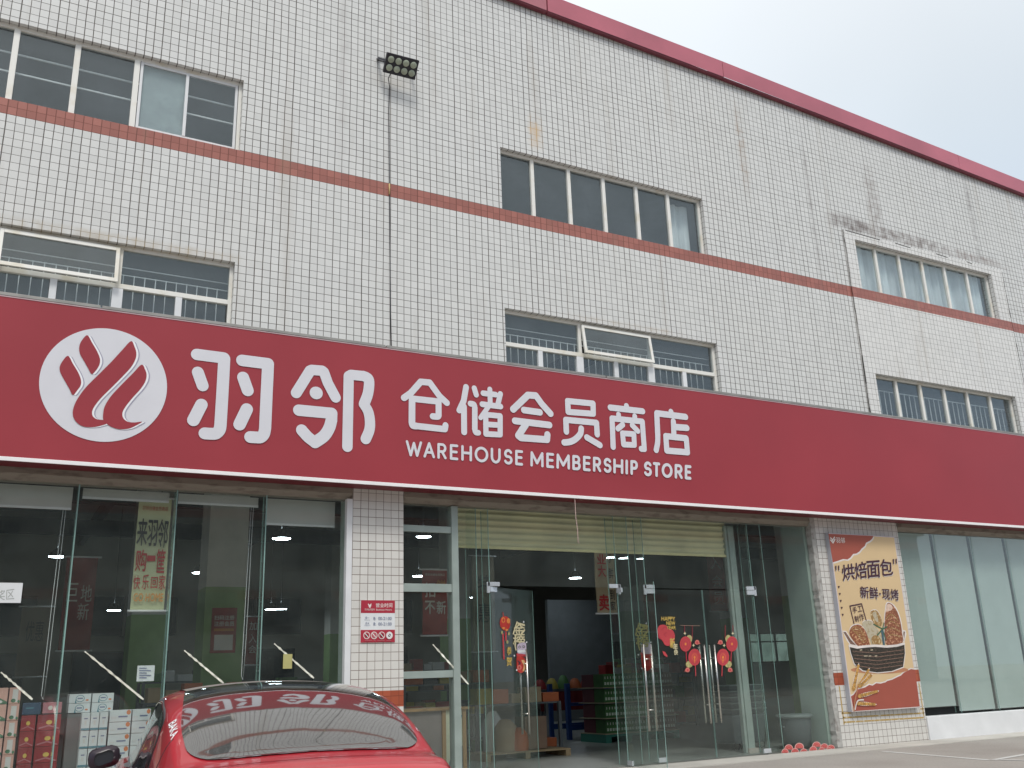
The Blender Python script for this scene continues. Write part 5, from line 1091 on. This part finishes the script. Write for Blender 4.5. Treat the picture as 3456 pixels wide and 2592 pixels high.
class BA(Art):
    def P(s, p): return Vector((lerp(xs_+.062, xm-.032, p[0]), .998, lerp(zt-.042, .102, p[1])))
ar = BA(None, (0, -1, 0), step=.0008); ar.poly([(.85, .05), (1, .1), (.6, .6), (.35, 1), (.1, 1), (.5, .5)], M_TEAL); ar.poly([(.98, .6), (.98, .98), (.75, .98), (.85, .75)], M_CNV); ar.ell(.62, .9, .12, .12, M_GOLD, 16); ar.build('decor_print', o)
m = MB(); m.box(a_.x-.2, xs_-.005, 1.0, 1.03, .02, zt-.042, pm('desk_front_taupe', (.22, .19, .18), .6)); m.build('front_panel', dk)
# cloth covered heap and cartons by the desk
m = MB(); c = D(1157, 1567, 3.0); m.box(c.x-.28, c.x+.18, 2.9, 3.3, .16, .72, pm('brown_carton', (.20, .13, .09), .8)); solo(m, 'brown_carton', 'brown carton on a low wooden pallet behind the ajar door', 'box', (c.x, 3.1, .16), None, .006)
m = MB(); M_WD = pm('pallet_wood', (.26, .19, .11), .8, var=.2)
for k in range(4): m.box(c.x-1.2, c.x+.55, 2.7+.2*k, 2.84+.2*k, .125, .15, M_WD)
for x in (c.x-1.2, c.x-.4, c.x+.45): m.box(x, x+.1, 2.7, 3.44, .021, .125, M_WD)
solo(m, 'wooden_pallet', 'low wooden pallet on the hall floor behind the ajar door', 'pallet', (c.x, 3, 0))
for i, (px, py, y, w_, h_, mt, lab) in enumerate(((1090, 1525, 3.1, .5, .55, cA[3], 'tan sack on the wooden pallet'), (1120, 1545, 2.95, .35, .4, cA[0], 'orange bag in front of the tan sack'), (1063, 1500, 3.3, .4, .7, cA[6], 'white bag behind the tan sack'))):
    cc_ = D(px, py, y); m = MB(); m.lathe((cc_.x, y, .151), [(0, h_), (w_*.2, h_*.97), (w_*.42, h_*.75), (w_*.5, h_*.35), (w_*.46, 0)], mt, 16); solo(m, 'goods_sack', lab, 'sack', (cc_.x, y, .151), 'sacks on the wooden pallet')
# grey bin, stacked tubs
M_BIN = pm('bin_grey', (.10, .12, .125), .5, var=.1)
t = thing('round_bin', 'grey round lidded bin standing by the pale side wall of the wide pillar', 'bin', (13.28, .62, 0))
c = Vector((13.32, .50, .022)); m = MB(); m.lathe(c, [(.22, 0), (.25, .02), (.30, .50), (.30, .52)], M_BIN, 28); m.build('body', t)
m = MB(); m.lathe(c, [(.30, .52), (.335, .525), (.335, .56), (.31, .585), (0, .60)], pm('bin_lid', (.14, .17, .165), .45), 28); m.build('lid', t)
m = MB()
for s_ in (-1, 1): m.bar(c+Vector((s_*.30, 0, .38)), c+Vector((s_*.34, 0, .38)), .12, .03, M_BIN)
m.build('handle', t)
t = thing('trolley_bin', 'grey wheeled tub with flat lid under the stacked trays', 'bin', (12.75, 1.4, 0)); m = MB(); m.hexa([(12.4, 1.1, .12), (13.1, 1.1, .12), (13.1, 1.6, .12), (12.4, 1.6, .12)], [(12.33, 1.05, .62), (13.17, 1.05, .62), (13.17, 1.65, .62), (12.33, 1.65, .62)], M_BIN); m.build('tub', t, .02)
for x in (12.45, 13.05): m = MB(); m.lathe((x, 1.12, .09), [(.065, -.02), (.07, -.015), (.07, .015), (.065, .02)], M_BLK, 16, 'y'); m.build('wheel', t)
for k in range(5):
    z = .63+.105*k; m = MB(); m.hexa([(12.38, 1.1, z), (13.12, 1.1, z), (13.12, 1.6, z), (12.38, 1.6, z)], [(12.33, 1.05, z+.085), (13.17, 1.05, z+.085), (13.17, 1.65, z+.085), (12.33, 1.65, z+.085)], M_BIN); m.box(12.31, 13.19, 1.03, 1.67, z+.078, z+.098, pm('bin_lid', (.14, .17, .165)))
    solo(m, 'grey_tray', f"grey plastic tray, {('lowest','second lowest','middle','second highest','topmost')[k]} of the stack behind the right closed door", 'tray', (12.75, 1.35, z), 'stacked grey trays', .006)

# ================================================================== CAR
car = thing('red_car', 'glossy red fastback car with dark glass roof parked facing the shop', 'car', (1.806, -6.419, 0))
CPSI = -.1168; CX, CY = 1.785, -6.40
def CW_(p): x, y, z = p; return Vector((CX+x*math.cos(CPSI)-y*math.sin(CPSI), CY+x*math.sin(CPSI)+y*math.cos(CPSI), z))
def car_paint():
    m, t = newmat('car_red'); n = t.nodes.new; l = t.links.new; o = n('ShaderNodeOutputMaterial'); b = n('ShaderNodeBsdfPrincipled'); l(b.outputs[0], o.inputs[0])
    tcn = n('ShaderNodeTexCoord'); ns = n('ShaderNodeTexNoise'); ns.inputs['Scale'].default_value = 400; l(tcn.outputs['Object'], ns.inputs[0]); d = n('ShaderNodeTexNoise'); d.inputs['Scale'].default_value = 3; d.inputs['Detail'].default_value = 6; l(tcn.outputs['Object'], d.inputs[0])
    cr_ = n('ShaderNodeValToRGB'); l(ns.outputs[0], cr_.inputs[0]); cr_.color_ramp.elements[0].color = (.40, .008, .020, 1); cr_.color_ramp.elements[1].color = (.52, .020, .035, 1)
    mx = n('ShaderNodeMix'); mx.data_type = 'RGBA'; mr_ = n('ShaderNodeMapRange'); mr_.inputs[1].default_value = .45; mr_.inputs[2].default_value = .8; mr_.inputs[4].default_value = .12; l(d.outputs[0], mr_.inputs[0]); l(mr_.outputs[0], mx.inputs['Factor']); l(cr_.outputs[0], mx.inputs['A']); mx.inputs['B'].default_value = (.4, .3, .27, 1); l(mx.outputs['Result'], b.inputs['Base Color'])
    b.inputs['Metallic'].default_value = .15; b.inputs['Roughness'].default_value = .38; b.inputs['Coat Weight'].default_value = .8; b.inputs['Coat Roughness'].default_value = .04; return m
M_CAR = car_paint(); M_CGL = pm('car_glass_dark', (.042, .039, .036), .045, var=.25, vscale=2, spec=1.0, coat=1.0)
for n_ in M_CGL.node_tree.nodes:
    if n_.type == 'BSDF_PRINCIPLED': n_.inputs['IOR'].default_value = 1.75; n_.inputs['Coat IOR'].default_value = 1.7; M_CTR = pm('car_trim_black', (.015, .015, .016), .35)
ST_ = np.array([  # y, zc, zt, wt, wb, zb
 (-2.36, .56, .55, .50, .66, .52), (-2.33, .80, .79, .56, .76, .72), (-2.27, .98, .96, .60, .82, .86), (-2.18, 1.045, 1.02, .62, .85, .91), (-2.02, 1.068, 1.035, .64, .872, .925), (-1.90, 1.088, 1.045, .645, .885, .925), (-1.78, 1.137, 1.085, .64, .895, .92), (-1.5, 1.240, 1.185, .62, .90, .92), (-1.2, 1.326, 1.27, .60, .905, .92), (-.8, 1.403, 1.345, .585, .91, .92),
 (-.3, 1.437, 1.38, .58, .915, .925), (.2, 1.435, 1.38, .58, .92, .93), (.6, 1.40, 1.35, .585, .92, .93), (1.0, 1.27, 1.225, .60, .92, .93), (1.35, 1.10, 1.06, .64, .92, .92), (1.55, 1.0, .965, .68, .915, .90), (1.9, .90, .87, .69, .90, .84), (2.2, .76, .74, .62, .84, .70), (2.36, .52, .51, .50, .68, .48)])
def hermite(X, Yv, x):
    m = np.gradient(Yv, X, axis=0); i = np.clip(np.searchsorted(X, x)-1, 0, len(X)-2); h = X[i+1]-X[i]; t = ((x-X[i])/h)[:, None]; h = h[:, None]
    return (2*t**3-3*t**2+1)*Yv[i]+(t**3-2*t**2+t)*h*m[i]+(-2*t**3+3*t**2)*Yv[i+1]+(t**3-t**2)*h*m[i+1]
ST_[:, 3] += .062*np.exp(-((ST_[:, 0]+.35)/1.3)**4); ST_[:, 2] -= .012*np.exp(-((ST_[:, 0]+.35)/1.3)**4)
ST_[:, 4] *= np.where(ST_[:, 0] < -.5, .945, .975)
ys = np.concatenate([np.linspace(-2.36, -2.0, 26)[:-1], np.linspace(-2.0, 1.6, 90)[:-1], np.linspace(1.6, 2.36, 26)]); SS = hermite(ST_[:, 0], ST_[:, 1:], ys)
verts = []; NR = 0
for y, (zc, zt, wt, wb, zb) in zip(ys, SS):
    end = min(1, (2.36-abs(y))/.25+.25)
    half = [(0, .20), (wb*.80, .20), (wb-.05, .26), (wb-.005, .42), (wb, .62), (wb-.006, zb-.16), (wb-.012, zb-.05), (wb-.05, zb-.005), (wb-.095, zb+.012), (lerp(wb-.095, wt+.025, .5)+.006, lerp(zb, zt-.05, .5)), (wt+.025, zt-.05), (wt-.02, zt-.004), (wt*.8, lerp(zt, zc, .42)), (wt*.45, lerp(zt, zc, .83)), (0, zc)]
    if zt-zb < .12: k_ = max(0, (zt-zb))/.12; half[9] = (lerp(wb-.13, half[9][0], k_), lerp(zb+.012, half[9][1], k_)); 
    pts = catmull(half, False, 4); L_ = [(-x, z) for x, z in pts[::-1]][:-1]; ring = pts+L_[0:]   # right half bottom->top, then left top->bottom
    ring = pts+[(-x, z) for x, z in pts[::-1][1:-1]]; NR = len(ring); verts += [CW_((x, y, z)) for x, z in ring]
faces = [(i*NR+k, i*NR+(k+1) % NR, (i+1)*NR+(k+1) % NR, (i+1)*NR+k) for i in range(len(ys)-1) for k in range(NR)]
mb = MB(); mb.add(verts, faces, M_CAR, True); mb.f.append(list(range(NR))[::-1]); mb.m.append(0); mb.sm.append(False); mb.f.append([(len(ys)-1)*NR+k for k in range(NR)]); mb.m.append(0); mb.sm.append(False)
bv = BVHTree.FromPolygons(mb.v, mb.f); body = mb.build('body', car)
me = body.data; bm = bmesh.new(); bm.from_mesh(me); bmesh.ops.recalc_face_normals(bm, faces=bm.faces); bm.to_mesh(me); bm.free()
from mathutils.kdtree import KDTree
kd = KDTree(len(me.vertices)); VN = [v.normal.copy() for v in me.vertices]
for i_, v_ in enumerate(mb.v): kd.insert(v_, i_)
kd.balance()
def snormal(p):
    a_ = Vector((0, 0, 0))
    for co, i_, d_ in kd.find_n(p, 8): a_ += VN[i_]/(d_+.004)**2
    return a_.normalized()
def patch(outline, proj, off, m, name, parent=car, rings=22, ring_only=False):
    """outline in 2D, proj(u,v)->(origin, direction) of a ray that lands the point on the body"""
    n_ = len(outline); cx = sum(p[0] for p in outline)/n_; cy = sum(p[1] for p in outline)/n_
    def land(u, v):
        o_, d_ = proj(u, v); h_, nn_, i_, dd_ = bv.ray_cast(CW_(o_), (CW_(Vector(o_)+Vector(d_))-CW_(o_)).normalized())
        if h_ is None: return None
        if nn_.dot(CW_(Vector(o_))-h_) < 0: nn_ = -nn_
        return h_+nn_*off
    vs = []; last = None; span = .97
    if ring_only: rings = 2; span = .06
    for r_ in range(rings+1):
        s_ = 1-r_/rings*span
        for p in outline:
            q_ = land(cx+(p[0]-cx)*s_, cy+(p[1]-cy)*s_); q_ = q_ or last; last = q_; vs.append(q_)
    q_ = land(cx, cy); vs.append(q_)
    fs = [(r_*n_+k, r_*n_+(k+1) % n_, (r_+1)*n_+(k+1) % n_, (r_+1)*n_+k) for r_ in range(rings) for k in range(n_)]+([] if ring_only else [(rings*n_+k, rings*n_+(k+1) % n_, len(vs)-1) for k in range(n_)])
    if ring_only: vs = vs[:-1]
    b_ = MB(); b_.add(vs, fs, m, True); o = b_.build(name, parent); bm = bmesh.new(); bm.from_mesh(o.data); bmesh.ops.recalc_face_normals(bm, faces=bm.faces)
    c0 = CW_((0, 0, .8))-ORG[o]; s_ = sum((f.normal.dot(f.calc_center_median()-c0)) for f in bm.faces)
    if s_ < 0: bmesh.ops.reverse_faces(bm, faces=bm.faces)
    bm.to_mesh(o.data); bm.free(); sg_ = []
    for v in o.data.vertices:
        q_ = snormal(v.co+ORG[o]); sg_.append(q_ if q_.dot(v.normal) > 0 else -q_)
    o.data.normals_split_custom_set_from_vertices(sg_); return o
top = lambda u, v: ((u, v, 3.0), (0, 0, -1))
def rrect(pts, rad, n=8):
    o = []; L_ = len(pts)
    for i in range(L_):
        p0, p1, p2 = Vector(pts[i-1]), Vector(pts[i]), Vector(pts[(i+1) % L_]); r_ = rad[i]; a_ = (p0-p1).normalized(); b_ = (p2-p1).normalized(); A, Bq = p1+a_*r_, p1+b_*r_
        for k in range(n+1): t_ = k/n; o.append(tuple((A*(1-t_)**2+p1*2*t_*(1-t_)+Bq*t_*t_)))
    return o
def dens(pts, st=.05):
    o = []
    for a_, b_ in zip(pts, pts[1:]+pts[:1]):
        d = math.hypot(b_[0]-a_[0], b_[1]-a_[1]); n_ = max(1, int(d/st)); o += [(lerp(a_[0], b_[0], k/n_), lerp(a_[1], b_[1], k/n_)) for k in range(n_)]
    return o
rw = dens(rrect([(-.585, -1.90), (-.3, -1.925), (.3, -1.925), (.585, -1.90), (.61, -1.45), (.535, -.45), (-.535, -.45), (-.61, -1.45)], [.21, .03, .03, .21, .15, .03, .03, .15]))
patch(rw, top, .006, M_CGL, 'rear_window')
patch(dens(rrect([(-.525, -.44), (.525, -.44), (.53, .62), (-.53, .62)], [.03]*4)), top, .005, pm('car_roof_dusty', (.21, .195, .175), .5, var=.12, vscale=2, spec=.4), 'roof_glass')
patch(dens(rrect([(-.53, .66), (.53, .66), (.64, 1.48), (-.64, 1.48)], [.05]*4)), top, .003, M_CGL, 'windscreen')
for sd_, nm in ((-1, 'left'), (1, 'right')):
    side = lambda u, v, s_=sd_: ((s_*2.5, u, v), (-s_, 0, 0))
    dl = [(-1.08, .97), (-1.06, 1.235), (-.85, 1.28), (-.3, 1.335), (.3, 1.33), (.75, 1.25), (1.15, 1.07), (1.3, .96), (.5, .94), (-.8, .95)]
    o1 = dens(rrect(dl, [.04, .05, .08, .1, .1, .1, .05, .03, .1, .05]), .06)
    cy_ = sum(p[0] for p in o1)/len(o1); cz_ = sum(p[1] for p in o1)/len(o1)
    patch([(cy_+(a_-cy_)*1.018, cz_+(b_-cz_)*1.09) for a_, b_ in o1], side, .0012, pm('chrome_trim', (.30, .32, .34), .3, .7), 'window_trim', ring_only=True)
    patch(o1, side, .005, M_CGL, 'side_window')
    for wy in (-1.42, 1.46):
        m = MB(); prof = [(.0, .02), (.22, .02), (.24, 0), (.335, -.005), (.345, .03), (.345, .19), (.32, .21)]
        vs = []; nn_ = 32
        for r_, h_ in prof:
            for k in range(nn_): t_ = 2*math.pi*k/nn_; vs.append(CW_((sd_*(.925-h_), wy+r_*math.cos(t_), .345+r_*math.sin(t_))))
        m.add(vs, [(i*nn_+k, i*nn_+(k+1) % nn_, (i+1)*nn_+(k+1) % nn_, (i+1)*nn_+k) for i in range(2, len(prof)-1) for k in range(nn_)], M_CTR, True); w_o = m.build('wheel', car)
        m = MB(); m.add(vs[:3*nn_], [(i*nn_+k, i*nn_+(k+1) % nn_, (i+1)*nn_+(k+1) % nn_, (i+1)*nn_+k) for i in range(0, 2) for k in range(nn_)], pm('alloy_grey', (.3, .3, .32), .35, .8), True); m.build('rim', w_o)
        m = MB(); ar_ = []
        for k in range(25): t_ = math.pi*k/24*1.1-.15; ar_.append(CW_((sd_*.934, wy+.37*math.cos(t_), .345+.37*math.sin(t_))))
        m.tube(ar_, .025, M_CTR, 6); m.build('wheel_arch', car)
    # door mirror
    mc = Vector((sd_*.975, .70, .965)); m = MB(); vs = []
    n_ = 14; R_ = [(-.06, .60), (-.045, .95), (0, 1.0), (.05, .85), (.09, .5), (.10, .05)]
    for dy, s_ in R_:
        for k in range(n_):
            t_ = 2*math.pi*k/n_; ex = math.copysign(abs(math.cos(t_))**.6, math.cos(t_)); ez = math.copysign(abs(math.sin(t_))**.7, math.sin(t_)); vs.append(CW_(mc+Vector((ex*.105*s_, dy, ez*.075*s_+(.012 if ex*sd_ < 0 else -.004)))))
    m.add(vs, [(i*n_+k, i*n_+(k+1) % n_, (i+1)*n_+(k+1) % n_, (i+1)*n_+k) for i in range(len(R_)-1) for k in range(n_)]+[list(range((len(R_)-1)*n_, len(R_)*n_))], pm('mirror_shell', (.022, .012, .022), .3), True); mo = m.build('side_mirror', car)
    m = MB(); m.add([CW_(mc+Vector((math.copysign(abs(math.cos(t_))**.6, math.cos(t_))*.092, -.046, math.copysign(abs(math.sin(t_))**.7, math.sin(t_))*.064+.003))) for t_ in [2*math.pi*k/32 for k in range(32)]], [list(range(32))], pm('mirror_face', (.03, .035, .045), .08, .3)); m.build('mirror_face', mo)
    m = MB(); m.bar(CW_((sd_*.87, .74, .965)), CW_((sd_*.95, .72, .985)), .05, .03, M_CTR); m.build('arm', mo)
    for dy_ in (-.55, .45): m = MB(); m.bar(CW_((sd_*.932, dy_, .80)), CW_((sd_*.932, dy_+.2, .81)), .02, .02, M_CAR); m.build('door_handle', car)
    m = MB(); m.hexa([CW_((sd_*a_, b_, .80)) for a_, b_ in ((.60, -2.30), (.86, -2.16), (.80, -2.1), (.58, -2.2))], [CW_((sd_*a_, b_, .88)) for a_, b_ in ((.60, -2.285), (.865, -2.14), (.80, -2.1), (.58, -2.2))], pm('tail_light', (.35, .01, .01), .15)); m.build('tail_light', car, .01)
    m = MB(); m.hexa([CW_((sd_*a_, b_, .62)) for a_, b_ in ((.56, 2.26), (.84, 2.05), (.78, 2.0), (.5, 2.15))], [CW_((sd_*a_, b_, .70)) for a_, b_ in ((.56, 2.24), (.85, 2.0), (.78, 1.95), (.5, 2.1))], pm('head_light', (.6, .62, .65), .1)); m.build('headlight', car, .01)
# panel gaps on the rear quarter
def seam(pts, name='panel_gap'):
    m = MB(); q = []
    for (o_, d_) in pts:
        h_, nn_, i_, dd_ = bv.ray_cast(CW_(o_), (CW_(Vector(o_)+Vector(d_))-CW_(o_)).normalized())
        if h_ is not None: q.append(h_)
    if len(q) > 1: m.tube(q, .0032, M_CTR, 5); m.build(name, car)
for s_ in (-1, 1):
    seam([((s_*lerp(.645, .90, k/14), lerp(-1.52, -1.52, k/14), 3), (0, 0, -1)) for k in range(15)])
    seam([((s_*lerp(.70, .66, k/14), lerp(-2.24, -1.85, k/14), 3), (0, 0, -1)) for k in range(15)])
# white sticker on the left rear pillar
def cp_hit(u, v):
    px = lerp(lerp(570, 578, v), lerp(596, 602, v), u); py = lerp(lerp(2446, 2428, u), lerp(2500, 2476, u), v)
    d_ = ray(px, py).normalized(); h_, nn_, _, _ = bv.ray_cast(CAM, d_)
    return h_, (nn_ if nn_.dot(d_) < 0 else -nn_)
m = MB(); V_, F_ = glyphs('BAKA', .012); vs = []
for (u, v) in V_:
    h_, nn_ = cp_hit(v, u); vs.append(h_+nn_*.004)
m.add(vs, F_, M_WHITE); m.build('sticker', car)

# ================================================================== OPPOSITE SIDE OF THE YARD (seen only in the reflections)
M_OPF = pm('opp_frame', (.27, .27, .26), .6)
ob = thing('opposite_building', 'pale two storey works building across the yard with red bands', 'building', (5, -46, 0))
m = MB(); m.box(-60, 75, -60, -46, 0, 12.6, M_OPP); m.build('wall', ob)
m = MB(); m.box(-60.5, 75.5, -60.5, -45.6, 12.6, 13.2, pm('opp_coping', (.25, .24, .23), .7)); m.build('roof_edge', ob)
for k in range(22):
    for z in (1.2, 5.0, 8.6):
        x = -56+k*6; m = MB(); m.box(x, x+3.6, -45.97, -45.9, z, z+2.0, pm('opp_window', (.13, .14, .15), .5)); o = m.build('window', ob)
        m = MB(); [m.box(x+q*.9-.03, x+q*.9+.03, -45.9, -45.87, z, z+2, M_OPF) for q in range(5)]; m.box(x, x+3.6, -45.9, -45.86, z-.08, z, M_OPF); m.build('frame', o)
